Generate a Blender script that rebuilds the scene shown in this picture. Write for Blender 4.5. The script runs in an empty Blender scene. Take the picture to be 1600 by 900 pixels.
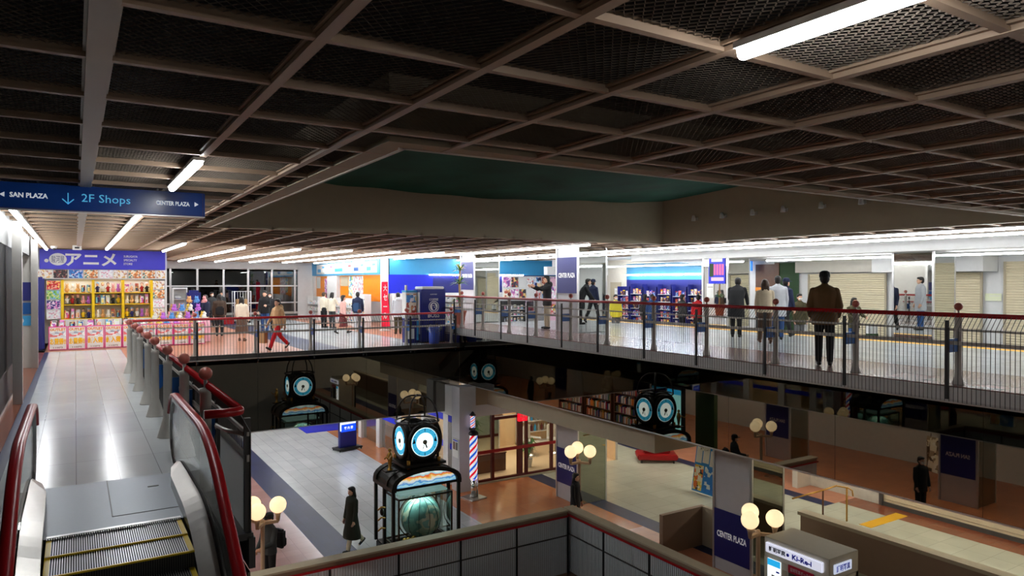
import bpy, bmesh, math, random
from mathutils import Vector, Matrix
R = math.radians
PI = math.pi
S = bpy.context.scene
COL = S.collection
rnd = random.Random(7)

# ------------------------------------------------------------------ camera, world, exposure
cam = bpy.data.cameras.new('camera')
cam.lens = 1095 / 1600 * 36
cam.sensor_width = 36
cam.clip_start = 0.02
cam.clip_end = 300
camo = bpy.data.objects.new('camera', cam)
COL.objects.link(camo)
camo.location = (0, 0, 2.1)
camo.rotation_euler = (R(90 - 0.47), 0, R(-31.93))
S.camera = camo
W = bpy.data.worlds.new('world')
S.world = W
W.use_nodes = True
W.node_tree.nodes['Background'].inputs[0].default_value = (0.6, 0.7, 1.0, 1)
W.node_tree.nodes['Background'].inputs[1].default_value = 0.01
S.view_settings.view_transform = 'Standard'
S.view_settings.look = 'None'
S.view_settings.exposure = 0.0
S.view_settings.gamma = 1
S.view_settings.use_curve_mapping = False
try:
    S.cycles.max_bounces = 9
    S.cycles.diffuse_bounces = 4
    S.cycles.glossy_bounces = 5
    S.cycles.transmission_bounces = 6
    S.cycles.transparent_max_bounces = 12
    S.cycles.sample_clamp_indirect = 6
    S.cycles.caustics_reflective = False
    S.cycles.caustics_refractive = False
except Exception:
    pass
TUBE = 37.0           # strength of the upper fluorescent tubes
TUBE1F = 50.0         # strength of the ground floor fluorescent tubes
GLOBE = 1.05          # strength of the lamp globes

# ------------------------------------------------------------------ pixel -> point on a real plane
FPX = 1095.0
_m = camo.rotation_euler.to_matrix()
def ray(px, py):
    return _m @ Vector(((px - 800) / FPX, (450 - py) / FPX, -1))
def onz(px, py, z):
    d = ray(px, py)
    return Vector((0, 0, 2.1)) + d * ((z - 2.1) / d.z)
def onx(px, py, x):
    d = ray(px, py)
    return Vector((0, 0, 2.1)) + d * (x / d.x)
def ony(px, py, y):
    d = ray(px, py)
    return Vector((0, 0, 2.1)) + d * (y / d.y)

# ------------------------------------------------------------------ materials
def lin(c):
    return tuple((x / 12.92 if x <= .04045 else ((x + .055) / 1.055) ** 2.4) for x in c)
def rgb(r, g, b):
    return lin((r / 255, g / 255, b / 255))
_M = {}
def mat(name, col, rough=.5, metal=0., var=.06, scale=6., emit=None, es=0., alpha=1., trans=0., spec=.5, bump=0., ior=1.45):
    """principled material whose colour wanders a little with a noise texture"""
    if name in _M:
        return _M[name]
    m = bpy.data.materials.new(name)
    m.use_nodes = True
    nt = m.node_tree
    b = nt.nodes['Principled BSDF']
    b.inputs['Roughness'].default_value = rough
    b.inputs['Metallic'].default_value = metal
    b.inputs['Specular IOR Level'].default_value = spec
    b.inputs['IOR'].default_value = ior
    b.inputs['Transmission Weight'].default_value = trans
    b.inputs['Alpha'].default_value = alpha
    tc = nt.nodes.new('ShaderNodeTexCoord')
    n = nt.nodes.new('ShaderNodeTexNoise')
    n.inputs['Scale'].default_value = scale
    n.inputs['Detail'].default_value = 3
    nt.links.new(tc.outputs['Object'], n.inputs['Vector'])
    mx = nt.nodes.new('ShaderNodeMix')
    mx.data_type = 'RGBA'
    lo = tuple(max(0, c * (1 - var)) for c in col[:3]) + (1,)
    hi = tuple(min(1, c * (1 + var)) for c in col[:3]) + (1,)
    mx.inputs[6].default_value = lo
    mx.inputs[7].default_value = hi
    nt.links.new(n.outputs['Fac'], mx.inputs[0])
    nt.links.new(mx.outputs[2], b.inputs['Base Color'])
    if es:
        b.inputs['Emission Color'].default_value = tuple(emit or col[:3]) + (1,)
        b.inputs['Emission Strength'].default_value = es
    if bump:
        bp = nt.nodes.new('ShaderNodeBump')
        bp.inputs['Strength'].default_value = bump
        bp.inputs['Distance'].default_value = .01
        nt.links.new(n.outputs['Fac'], bp.inputs['Height'])
        nt.links.new(bp.outputs['Normal'], b.inputs['Normal'])
    _M[name] = m
    return m
def tile_mat(name, c1, c2, mortar, sx, sy, rough=.15, rot=0, msize=.006, offset=0., bumpy=.0, spec=.5):
    """floor tiles: brick texture in object space, real size sx x sy"""
    m = bpy.data.materials.new(name)
    m.use_nodes = True
    nt = m.node_tree
    b = nt.nodes['Principled BSDF']
    tc = nt.nodes.new('ShaderNodeTexCoord')
    mp = nt.nodes.new('ShaderNodeMapping')
    mp.inputs['Rotation'].default_value = (0, 0, rot)
    nt.links.new(tc.outputs['Object'], mp.inputs['Vector'])
    br = nt.nodes.new('ShaderNodeTexBrick')
    br.offset = offset
    br.squash = 1
    br.inputs['Scale'].default_value = 1
    br.inputs['Brick Width'].default_value = sx
    br.inputs['Row Height'].default_value = sy
    br.inputs['Mortar Size'].default_value = msize
    br.inputs['Mortar Smooth'].default_value = .1
    br.inputs['Color1'].default_value = c1 + (1,)
    br.inputs['Color2'].default_value = c2 + (1,)
    br.inputs['Mortar'].default_value = mortar + (1,)
    nt.links.new(mp.outputs['Vector'], br.inputs['Vector'])
    n = nt.nodes.new('ShaderNodeTexNoise')
    n.inputs['Scale'].default_value = 1.3
    n.inputs['Detail'].default_value = 5
    nt.links.new(tc.outputs['Object'], n.inputs['Vector'])
    mx = nt.nodes.new('ShaderNodeMix')
    mx.data_type = 'RGBA'
    mx.blend_type = 'MULTIPLY'
    mx.inputs[0].default_value = .25
    nt.links.new(br.outputs['Color'], mx.inputs[6])
    nt.links.new(n.outputs['Fac'], mx.inputs[7])
    nt.links.new(mx.outputs[2], b.inputs['Base Color'])
    b.inputs['Roughness'].default_value = rough
    b.inputs['Specular IOR Level'].default_value = spec
    return m
def print_mat(name, cols, scale, seed=0., rough=.4, es=0., kind='cell'):
    """printed paper / packaging: a patchwork of flat printed colours"""
    if name in _M:
        return _M[name]
    m = bpy.data.materials.new(name)
    m.use_nodes = True
    nt = m.node_tree
    b = nt.nodes['Principled BSDF']
    b.inputs['Roughness'].default_value = rough
    tc = nt.nodes.new('ShaderNodeTexCoord')
    mp = nt.nodes.new('ShaderNodeMapping')
    mp.inputs['Location'].default_value = (seed * 3.7, seed * 1.9, seed * 2.3)
    nt.links.new(tc.outputs['Object'], mp.inputs['Vector'])
    if kind == 'cell':
        v = nt.nodes.new('ShaderNodeTexVoronoi')
        v.distance = 'CHEBYCHEV'
        v.inputs['Scale'].default_value = scale
        nt.links.new(mp.outputs['Vector'], v.inputs['Vector'])
        sep = nt.nodes.new('ShaderNodeSeparateColor')
        nt.links.new(v.outputs['Color'], sep.inputs[0])
        fac = sep.outputs[0]
    else:
        v = nt.nodes.new('ShaderNodeTexNoise')
        v.inputs['Scale'].default_value = scale
        v.inputs['Detail'].default_value = 2
        nt.links.new(mp.outputs['Vector'], v.inputs['Vector'])
        fac = v.outputs['Fac']
    cr = nt.nodes.new('ShaderNodeValToRGB')
    cr.color_ramp.interpolation = 'CONSTANT'
    el = cr.color_ramp.elements
    n = len(cols)
    lo, hi = (0., 1.) if kind == 'cell' else (.3, .7)
    while len(el) < n:
        el.new(.5)
    for i, c in enumerate(cols):
        el[i].position = lo + (hi - lo) * i / n if i else 0
    for i, c in enumerate(cols):
        el[i].color = tuple(c) + (1,)
    nt.links.new(fac, cr.inputs['Fac'])
    nt.links.new(cr.outputs['Color'], b.inputs['Base Color'])
    if es:
        nt.links.new(cr.outputs['Color'], b.inputs['Emission Color'])
        b.inputs['Emission Strength'].default_value = es
    _M[name] = m
    return m
def glass_mat(name, tint=(1, 1, 1), refl=.08, rough=.0):
    """clear pane: mostly lets light through, some mirror reflection by facing"""
    m = bpy.data.materials.new(name)
    m.use_nodes = True
    nt = m.node_tree
    nt.nodes.remove(nt.nodes['Principled BSDF'])
    out = nt.nodes['Material Output']
    t = nt.nodes.new('ShaderNodeBsdfTransparent')
    t.inputs[0].default_value = tint + (1,)
    g = nt.nodes.new('ShaderNodeBsdfGlossy')
    g.inputs['Roughness'].default_value = rough
    lw = nt.nodes.new('ShaderNodeLayerWeight')
    lw.inputs['Blend'].default_value = .25
    ma = nt.nodes.new('ShaderNodeMath')
    ma.operation = 'MULTIPLY_ADD'
    ma.inputs[1].default_value = .5
    ma.inputs[2].default_value = refl
    nt.links.new(lw.outputs['Fresnel'], ma.inputs[0])
    mx = nt.nodes.new('ShaderNodeMixShader')
    nt.links.new(ma.outputs[0], mx.inputs[0])
    nt.links.new(t.outputs[0], mx.inputs[1])
    nt.links.new(g.outputs[0], mx.inputs[2])
    nt.links.new(mx.outputs[0], out.inputs['Surface'])
    return m

M = _M; M.update(
    white=mat('white_paint', (.72, .72, .71), .5), cream=mat('cream_paint', (.62, .58, .5), .6),
    offw=mat('offwhite_plaster', (.52, .5, .46), .7), beige=mat('beige_wall', rgb(178, 166, 142), .7),
    tan=mat('tan_beam_paint', rgb(178, 152, 128), .45), mesh=mat('tan_expanded_metal', rgb(176, 162, 148), .42, .3),
    paleb=mat('pale_beam_paint', rgb(196, 184, 170), .45),
    dark=mat('dark_void', (.006, .006, .007), .9), black=mat('black_paint', (.012, .012, .013), .45),
    blackm=mat('black_iron', (.014, .012, .010), .35, .3), steel=mat('brushed_steel', (.5, .48, .45), .32, .85, scale=20),
    grey=mat('grey_post_paint', rgb(186, 182, 174), .4, .1), dgrey=mat('dark_grey_paint', rgb(74, 72, 70), .5),
    alu=mat('aluminium', (.62, .62, .62), .3, .8), chrome=mat('chrome', (.8, .8, .8), .08, 1.),
    red=mat('red_handrail', rgb(168, 18, 26), .28), copper=mat('pinkish_brown_paint', rgb(176, 96, 84), .38),
    navy=mat('navy_paint', rgb(34, 38, 110), .35), blue=mat('bracket_blue', rgb(18, 82, 150), .4),
    purple=mat('shop_blue', rgb(62, 58, 196), .4), cyan=mat('sky_blue_panel', rgb(64, 160, 214), .4),
    deepblue=mat('deep_blue_panel', rgb(24, 40, 214), .4), orange=mat('orange_panel', rgb(238, 140, 16), .4),
    yellow=mat('yellow_paint', rgb(246, 206, 24), .35), wood=mat('brown_wood', rgb(96, 58, 34), .4, var=.25, scale=9),
    cardboard=mat('cardboard', rgb(178, 140, 96), .8), paper=mat('white_paper', (.78, .78, .76), .6),
    green=mat('dark_green_board', rgb(34, 66, 26), .6), leaf=mat('leaf_green', rgb(58, 112, 44), .4, var=.35, scale=14),
    terracotta=mat('terracotta', rgb(168, 84, 56), .7), gold=mat('old_brass', rgb(176, 132, 60), .35, .7),
    maroon=mat('maroon_frame', rgb(88, 18, 14), .3), bench=mat('red_bench', rgb(150, 12, 18), .4),
    yellowtile=mat('yellow_tactile_tile', rgb(232, 176, 36), .55, bump=.3, scale=40),
    pink=mat('pink_print', rgb(240, 110, 160), .5), lightpink=mat('pale_pink_print', rgb(246, 196, 214), .5),
    skin=mat('skin', rgb(224, 176, 148), .5), shutter=mat('cream_shutter', rgb(214, 202, 172), .55),
    rubber=mat('black_rubber', (.01, .01, .01), .6), brownwall=mat('brown_wall_panel', rgb(140, 116, 96), .6),
    lpanel=mat('pale_column_panel', rgb(196, 196, 200), .35), frost=mat('frosted_panel', (.62, .64, .65), .35),
)
M['shopdark'] = mat('dark_shop_glass', (.003, .003, .004), .6, spec=.05)
M['tube'] = mat('fluorescent_tube', (1, 1, 1), .5, emit=(.95, .98, 1.), es=TUBE)
M['tube1f'] = mat('fluorescent_tube_ground', (1, 1, 1), .5, emit=(.92, .96, 1), es=TUBE1F)
M['tube1fw'] = mat('fluorescent_tube_warm', (1, 1, 1), .5, emit=(1, .96, .85), es=TUBE1F)
M['globe'] = mat('opal_globe', (.9, .8, .6), .4, emit=rgb(255, 226, 176), es=GLOBE)
M['mirror'] = mat('black_mirror_glass', (.205, .195, .17), .012, 1., var=.02)
M['darkmirror'] = mat('dark_column_mirror', (.3, .31, .26), .02, 1., var=.02)  # dark tint stands in for the dark reflection on the ground floor columns
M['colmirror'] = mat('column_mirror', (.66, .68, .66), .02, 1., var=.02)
M['glass'] = glass_mat('clear_glass', (.93, .96, .95), .03)
M['darkglass'] = glass_mat('night_window_glass', (.35, .37, .36), .1)
M['vitrine'] = glass_mat('greenish_vitrine_glass', (.8, .92, .89), .05)
def translucent(name, col):
    m = bpy.data.materials.new(name); m.use_nodes = True; nt = m.node_tree
    d = nt.nodes['Principled BSDF']; d.inputs['Base Color'].default_value = col + (1,); d.inputs['Roughness'].default_value = .3
    t = nt.nodes.new('ShaderNodeBsdfTranslucent'); t.inputs[0].default_value = col + (1,)
    x = nt.nodes.new('ShaderNodeMixShader'); x.inputs[0].default_value = .6
    nt.links.new(d.outputs[0], x.inputs[1]); nt.links.new(t.outputs[0], x.inputs[2]); nt.links.new(x.outputs[0], nt.nodes['Material Output'].inputs['Surface'])
    return m
M['frost2'] = translucent('frosted_glass_panel', (.85, .87, .88))
M['net'] = mat('green_netting', rgb(20, 78, 62), .8, var=.75, scale=.9)
M['whitetile'] = tile_mat('white_floor_tile', rgb(212, 216, 218), rgb(200, 205, 208), rgb(130, 132, 134), .4, 1.6, .19, msize=.004)
M['terra'] = tile_mat('terracotta_floor_tile', rgb(206, 138, 106), rgb(196, 128, 98), rgb(160, 104, 84), .4, .4, .32, msize=.003)
M['terraw'] = tile_mat('orange_terracotta_tile', rgb(214, 132, 84), rgb(204, 124, 78), rgb(160, 100, 70), .6, .6, .16, msize=.003)
M['terrap'] = tile_mat('pinkish_floor_tile', rgb(190, 142, 136), rgb(180, 134, 128), rgb(140, 104, 100), .4, .4, .22, msize=.003)
M['terrad'] = tile_mat('brown_floor_tile', rgb(150, 84, 58), rgb(140, 78, 54), rgb(110, 60, 40), .4, .4, .2, msize=.003)
M['pinktile'] = tile_mat('pink_granite_tile', rgb(176, 140, 134), rgb(160, 124, 118), rgb(130, 100, 96), .6, .6, .2, msize=.003)
M['bluetile'] = tile_mat('navy_floor_tile', rgb(30, 40, 84), rgb(26, 35, 74), rgb(18, 24, 50), .3, .6, .4, msize=.003, spec=.2)
M['paletile'] = tile_mat('pale_green_floor_tile', rgb(206, 208, 190), rgb(196, 198, 180), rgb(150, 152, 140), 1.2, .6, .2, msize=.004)

# ------------------------------------------------------------------ mesh builder
class MB:
    def __init__(s):
        s.v = []; s.f = []; s.mi = []; s.mats = []; s.sm = []
    def m(s, material):
        if material not in s.mats:
            s.mats.append(material)
        return s.mats.index(material)
    def add(s, vs, fs, material, smooth=False):
        o = len(s.v)
        k = s.m(material)
        s.v += [tuple(p) for p in vs]
        for f in fs:
            s.f.append(tuple(i + o for i in f)); s.mi.append(k); s.sm.append(smooth)
        return s
    def box(s, lo, hi, material, rz=0, bevel=0):
        x0, y0, z0 = lo; x1, y1, z1 = hi
        if bevel:
            b = min(bevel, (x1 - x0) * .45, (y1 - y0) * .45, (z1 - z0) * .45)
            bm = bmesh.new()
            bmesh.ops.create_cube(bm, size=1)
            for v in bm.verts:
                v.co = Vector(((x0 + x1) / 2 + v.co.x * (x1 - x0), (y0 + y1) / 2 + v.co.y * (y1 - y0), (z0 + z1) / 2 + v.co.z * (z1 - z0)))
            bmesh.ops.bevel(bm, geom=bm.edges[:], offset=b, segments=2, affect='EDGES')
            vs = [v.co.copy() for v in bm.verts]
            fs = [[v.index for v in f.verts] for f in bm.faces]
            bm.free()
        else:
            vs = [Vector((x, y, z)) for z in (z0, z1) for y in (y0, y1) for x in (x0, x1)]
            fs = [(0, 2, 3, 1), (4, 5, 7, 6), (0, 1, 5, 4), (2, 6, 7, 3), (0, 4, 6, 2), (1, 3, 7, 5)]
        if rz:
            c = Vector(((x0 + x1) / 2, (y0 + y1) / 2, 0)); q = Matrix.Rotation(rz, 3, 'Z')
            vs = [q @ (v - c) + c for v in vs]
        return s.add(vs, fs, material)
    def tube(s, path, r, material, n=8, closed=False, smooth=True, caps=True):
        """round bar along a path; r a number or one radius per point"""
        P = [Vector(p) for p in path]; N = len(P)
        rr = r if isinstance(r, (list, tuple)) else [r] * N
        vs = []; fs = []; prev = None
        for i in range(N):
            a = P[(i - 1) % N] if (closed or i > 0) else P[i]
            b = P[(i + 1) % N] if (closed or i < N - 1) else P[i]
            t = (b - a).normalized()
            if prev is None:
                up = Vector((0, 0, 1)) if abs(t.z) < .9 else Vector((1, 0, 0))
                e = t.cross(up).normalized()
            else:
                e = (prev - t * prev.dot(t)).normalized()
            prev = e; g = t.cross(e)
            for k in range(n):
                w = 2 * PI * k / n
                vs.append(P[i] + (e * math.cos(w) + g * math.sin(w)) * rr[i])
        for i in range(N if closed else N - 1):
            j = (i + 1) % N
            for k in range(n):
                l = (k + 1) % n
                fs.append((i * n + k, i * n + l, j * n + l, j * n + k))
        s.add(vs, fs, material, smooth)
        if caps and not closed:
            s.add(vs[:n], [tuple(range(n))[::-1]], material)
            s.add(vs[-n:], [tuple(range(n))], material)
        return s
    def lathe(s, prof, material, c=(0, 0, 0), n=16, smooth=True, sx=1., sy=1.):
        """profile [(r, z)] turned about the z axis at c"""
        vs = []; fs = []
        for r, z in prof:
            for k in range(n):
                w = 2 * PI * k / n
                vs.append((c[0] + r * math.cos(w) * sx, c[1] + r * math.sin(w) * sy, c[2] + z))
        for i in range(len(prof) - 1):
            for k in range(n):
                l = (k + 1) % n
                fs.append((i * n + k, i * n + l, (i + 1) * n + l, (i + 1) * n + k))
        fs.append(tuple(range(n))[::-1])
        fs.append(tuple(range((len(prof) - 1) * n, len(prof) * n)))
        return s.add(vs, fs, material, smooth)
    def ball(s, c, r, material, n=14, m=9, rot=None):
        rx, ry, rz = r if isinstance(r, (list, tuple)) else (r, r, r)
        vs = []; fs = []
        for i in range(m + 1):
            p = PI * i / m
            for k in range(n):
                w = 2 * PI * k / n
                vs.append(Vector((rx * math.sin(p) * math.cos(w), ry * math.sin(p) * math.sin(w), rz * math.cos(p))))
        for i in range(m):
            for k in range(n):
                l = (k + 1) % n
                a, b, cc, d = i * n + k, (i + 1) * n + k, (i + 1) * n + l, i * n + l
                fs.append((a, b, cc, d))
        if rot is not None:
            vs = [rot @ v for v in vs]
        return s.add([v + Vector(c) for v in vs], fs, material, True)
    def prism(s, poly, lo, hi, material, axis='y', smooth=False):
        """polygon extruded along an axis; axis y: poly is (x,z); axis x: poly is (y,z); axis z: poly is (x,y)"""
        n = len(poly)
        def P(p, t):
            return (p[0], t, p[1]) if axis == 'y' else ((t, p[0], p[1]) if axis == 'x' else (p[0], p[1], t))
        vs = [P(p, lo) for p in poly] + [P(p, hi) for p in poly]
        fs = [tuple(range(n)), tuple(range(n, 2 * n))[::-1]] + [(i, i + n, (i + 1) % n + n, (i + 1) % n) for i in range(n)]
        return s.add(vs, fs, material, smooth)
    def quad(s, a, b, c, d, material):
        return s.add([a, b, c, d], [(0, 1, 2, 3)], material)
    def mesh(s, name, off=(0, 0, 0)):
        me = bpy.data.meshes.new(name)
        o = off
        me.from_pydata([(p[0] - o[0], p[1] - o[1], p[2] - o[2]) for p in s.v], [], s.f)
        for k in s.mats:
            me.materials.append(k)
        me.polygons.foreach_set('material_index', s.mi)
        me.polygons.foreach_set('use_smooth', s.sm)
        me.update()
        bm = bmesh.new(); bm.from_mesh(me)
        bmesh.ops.remove_doubles(bm, verts=bm.verts, dist=1e-5)
        bmesh.ops.recalc_face_normals(bm, faces=bm.faces)
        bm.to_mesh(me); bm.free()
        return me

def obj(name, mb, parent=None, off=None, loc=None, rz=0):
    """link a builder (or mesh) as ONE object; off: world point the mesh is measured from"""
    if isinstance(mb, MB):
        me = mb.mesh(name, off or (0, 0, 0))
    else:
        me = mb
    o = bpy.data.objects.new(name, me)
    COL.objects.link(o)
    if parent is not None:
        o.parent = parent
    if loc is not None:
        o.location = loc
    elif off is not None and parent is None:
        o.location = off
    o.rotation_euler.z = rz
    return o
def tag(o, label=None, cat=None, group=None, kind=None):
    if label: o['label'] = label
    if cat: o['category'] = cat
    if group: o['group'] = group
    if kind: o['kind'] = kind
    return o
def thing(name, label, cat, loc=(0, 0, 0), rz=0, group=None):
    o = bpy.data.objects.new(name, None)
    COL.objects.link(o)
    o.location = loc
    o.rotation_euler.z = rz
    return tag(o, label, cat, group)
def struct(name, mb, parent=None, off=None):
    o = obj(name, mb, parent, off)
    o['kind'] = 'structure'
    return o
def copy_tree(o, parent=None):
    c = o.copy()
    COL.objects.link(c)
    c.parent = parent
    for ch in [x for x in bpy.data.objects if x.parent == o]:
        copy_tree(ch, c)
    return c
def dup(o, loc=None, rz=None, label=None, group=None):
    c = copy_tree(o)
    if loc is not None: c.location = loc
    if rz is not None: c.rotation_euler.z = rz
    if label: c['label'] = label
    if group: c['group'] = group
    return c
_T = {}
def text_mesh(s, bold=.0):
    k = (s, bold)
    if k in _T:
        return _T[k]
    cu = bpy.data.curves.new('lettering', 'FONT')
    cu.body = s
    cu.align_x = 'CENTER'; cu.align_y = 'CENTER'
    cu.size = 1
    cu.offset = bold
    cu.resolution_u = 2
    o = bpy.data.objects.new('lettering', cu)
    COL.objects.link(o)
    dg = bpy.context.evaluated_depsgraph_get()
    me = o.evaluated_get(dg).to_mesh()
    vs = [v.co.copy() for v in me.vertices]; fs = [tuple(p.vertices) for p in me.polygons]
    o.evaluated_get(dg).to_mesh_clear()
    bpy.data.objects.remove(o)
    bpy.data.curves.remove(cu)
    _T[k] = (vs, fs)
    return _T[k]
def letter(mb, s, c, w, h, material, face='-y', bold=.0, stack=False):
    """lettering of real width w and height h centred at c, standing off a board facing `face`"""
    vs, fs = text_mesh(s, bold)
    if not vs:
        return
    x0 = min(v.x for v in vs); x1 = max(v.x for v in vs); y0 = min(v.y for v in vs); y1 = max(v.y for v in vs)
    out = []
    for v in vs:
        a = ((v.x - x0) / max(x1 - x0, 1e-6) - .5) * w; b = ((v.y - y0) / max(y1 - y0, 1e-6) - .5) * h
        if face == '-y': p = (c[0] + a, c[1], c[2] + b)
        elif face == '-x': p = (c[0], c[1] - a, c[2] + b)
        elif face == '+x': p = (c[0], c[1] + a, c[2] + b)
        elif face == '+y': p = (c[0] - a, c[1], c[2] + b)
        else: p = (c[0] + a, c[1] + b, c[2])
        out.append(p)
    mb.add(out, fs, material)
ORD = ['first', 'second', 'third', 'fourth', 'fifth', 'sixth', 'seventh', 'eighth', 'ninth', 'tenth', 'eleventh', 'twelfth', 'thirteenth', 'fourteenth', 'fifteenth', 'sixteenth', 'seventeenth', 'eighteenth']

# ================================================================== the setting
ZC = 3.25            # upper ceiling
ZR = .55             # raised walkway on the far side
Z1 = -4.7            # ground floor
XR = 11.15           # void edge along the raised walkway
YB = 21.3            # void edge along the back walkway
HX0, HX1, HY0, HY1 = 2.3, 14.7, 5.4, 15.2   # light well cut in the ceiling

def slab(name, x0, x1, y0, y1, z, material, t=.2):
    return struct(name, MB().box((x0, y0, z - t), (x1, y1, z), material))
# upper floor, near walkway
slab('floor', -.68, 1.2, 8.5, 25.2, 0, M['whitetile'], .25)
slab('floor', -.79, -.68, 4.0, 25.2, 0, M['bluetile'], .25)
slab('floor', -4.5, -.79, 4.0, 41, 0, M['terrad'], .25)
# back walkway
slab('floor', 1.2, 6.0, YB, 41, 0, M['terra'], .25)
slab('floor', 6.0, 7.2, YB, 41, 0, M['bluetile'], .25)
slab('floor', 7.2, 10.2, YB, 41, 0, M['whitetile'], .25)
slab('floor', 10.2, 13.5, YB + 2.0, 41, 0, M['terra'], .25)
slab('floor', 10.2, XR, YB, YB + 2.0, 0, M['terra'], .25)
slab('floor', -.98, 1.2, 25.2, 41, 0, M['terra'], .25)
# raised walkway
slab('floor', XR, 13.2, -2, YB + 2.0, ZR, M['pinktile'], .22)
slab('floor', 13.2, 15.8, -2, YB + 2.0, ZR, M['whitetile'], .22)
slab('floor', 15.8, 15.86, -2, YB + 2.0, ZR, M['bluetile'], .22)
slab('floor', 15.86, 17.9, -2, YB + 2.0, ZR, M['whitetile'], .22)
slab('floor', 17.9, 18.3, -2, YB + 2.0, ZR, M['yellowtile'], .22)
slab('floor', 18.3, 18.6, -2, YB + 2.0, ZR, M['pinktile'], .8)
slab('floor', 13.5, 30, YB + 2.0, 41, 0, M['whitetile'], .25)
slab('floor', 18.6, 30, -2, YB + 2.0, 0, M['whitetile'], .25)
struct('floor', MB().box((XR, YB, -.1), (13.5, YB + 2.0, ZR - .22), M['navy']))
# ground floor
slab('floor', -9, 1.3, -2, 40, Z1, M['terraw'], .2)
slab('floor', 1.3, 5.2, -2, 40, Z1, M['terrap'], .2)
slab('floor', 5.2, 6.05, 14.6, 40, Z1, M['bluetile'], .2)
slab('floor', 6.05, 9.7, 14.6, 40, Z1, M['whitetile'], .2)
slab('floor', 9.7, 13.4, 14.6, 40, Z1, M['terraw'], .2)
slab('floor', 10.95, 13.4, -2, 14.6, Z1, M['terra'], .2)
slab('floor', 13.4, 14.0, -2, 40, Z1, M['bluetile'], .2)
slab('floor', 14.0, 19.3, 13, 40, Z1, M['paletile'], .2)
slab('floor', 14.0, 20.0, -2, 13, Z1, M['paletile'], .2)
slab('floor', 19.3, 19.8, 13, 40, Z1, M['bluetile'], .2)
slab('floor', 19.8, 34, 13, 40, Z1, M['terra'], .2)
slab('floor', 20.0, 34, -2, 13, Z1, M['terrad'], .2)
slab('floor', 5.2, 10.95, 2, 14.6, Z1 - 3.2, M['bluetile'], .2)     # bottom of the stair well
# ground floor ceilings under the walkways
slab('ceiling', -9, 1.2, -2, 40, -1.35, M['cream'], .1)
slab('ceiling', 1.2, XR + .1, YB + .1, 40, -1.3, M['cream'], .1)
slab('ceiling', XR + .1, 34, -2, 40, -1.25, M['cream'], .1)

# ------------------------------------------------------------------ black mirror fascias round the void
def mirror_wall(name, axis, c, lo, hi, z0, z1, step):
    b = MB()
    n = max(1, round((hi - lo) / step)); w = (hi - lo) / n
    for i in range(n):
        a, e = lo + i * w + .003, lo + (i + 1) * w - .003
        if axis == 'y':
            b.box((a, c, z0), (e, c + .02, z1), M['mirror'])
        elif axis == 'x':
            b.box((c, a, z0), (c + .02, e, z1), M['mirror'])
        else:
            b.box((c - .02, a, z0), (c, e, z1), M['mirror'])
    if axis == 'y':
        b.box((lo, c + .02, z0), (hi, c + .08, z1), M['dark']); b.box((lo, c - .01, z0 - .025), (hi, c + .08, z0), M['alu'])
    elif axis == 'x':
        b.box((c + .02, lo, z0), (c + .08, hi, z1), M['dark']); b.box((c - .01, lo, z0 - .025), (c + .08, hi, z0), M['alu'])
    else:
        b.box((c - .08, lo, z0), (c - .02, hi, z1), M['dark']); b.box((c - .08, lo, z0 - .025), (c + .01, hi, z0), M['alu'])
    return struct(name, b)
mirror_wall('wall_back', 'y', YB, 1.2, XR, -2.25, -.14, 1.66)
mirror_wall('wall_far', 'x', XR, -2, YB, -1.32, .33, 2.4)
mirror_wall('wall_near', '-x', 1.2, 5.95, YB, -2.25, -.26, 1.66)

# ------------------------------------------------------------------ ceiling of expanded metal in a frame of beams
GX, GY, GS = .104, 3.2, .857
def panel_mesh(n):
    b = MB(); vs = []; fs = []
    a, c = 16, 26
    for k in range(n):
        for r in range(c):
            for i in range(a * 2 + 1):
                x = i / (a * 2) * GS
                y = k * GS + (r + .5 + (.45 if (i + r) % 2 else -.45)) / c * GS
                vs.append((x, y - .003, 0)); vs.append((x, y + .003, .0075))
        for r in range(c):
            o = (k * c + r) * (a * 2 + 1) * 2
            for i in range(a * 2):
                fs.append((o + 2 * i, o + 2 * i + 2, o + 2 * i + 3, o + 2 * i + 1))
    me = bpy.data.meshes.new('ceiling')
    me.from_pydata(vs, [], fs)
    me.materials.append(M['mesh'])
    return me
PM = {}
def grid_panel(x0, x1, y0, n, sy=1.):
    if n not in PM:
        PM[n] = panel_mesh(n)
    o = bpy.data.objects.new('ceiling', PM[n])
    COL.objects.link(o)
    o['kind'] = 'structure'
    o.location = (x0, y0, ZC)
    o.scale = ((x1 - x0) / GS, sy, 1)
def strip(x0, x1, y0, y1):
    """fill one bay between two long beams with whole panels and one cut panel at each end"""
    j0 = math.floor((y0 - GY) / GS + 1e-6)
    e = GY + (j0 + 1) * GS
    if y0 - (GY + j0 * GS) > .02:
        grid_panel(x0, x1, y0, 1, (min(e, y1) - y0) / GS); y0 = e
    while y1 - y0 > GS * .99:
        n = min(6, int((y1 - y0) / GS + .01))
        grid_panel(x0, x1, y0, n); y0 += n * GS
    if y1 - y0 > .03:
        grid_panel(x0, x1, y0, 1, (y1 - y0) / GS)
for k in range(-6, 25):
    xa, xb = GX + k * GS, GX + (k + 1) * GS
    if xa > 19.9: continue
    yend = 40.8
    ystart = .6 if k < 8 else 1.6
    segs = []
    if xb <= HX0 or xa >= HX1:
        segs = [(xa, xb, ystart, yend)]
    else:
        segs = [(xa, xb, ystart, HY0), (xa, xb, HY1, yend)]
        if xa < HX0: segs.append((xa, HX0, HY0, HY1))
        if xb > HX1: segs.append((HX1, xb, HY0, HY1))
    for s_ in segs: strip(*s_)
tn = 0
def trim(b):
    global tn
    tn += 1
    return struct('trim_%d' % tn, b)
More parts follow.
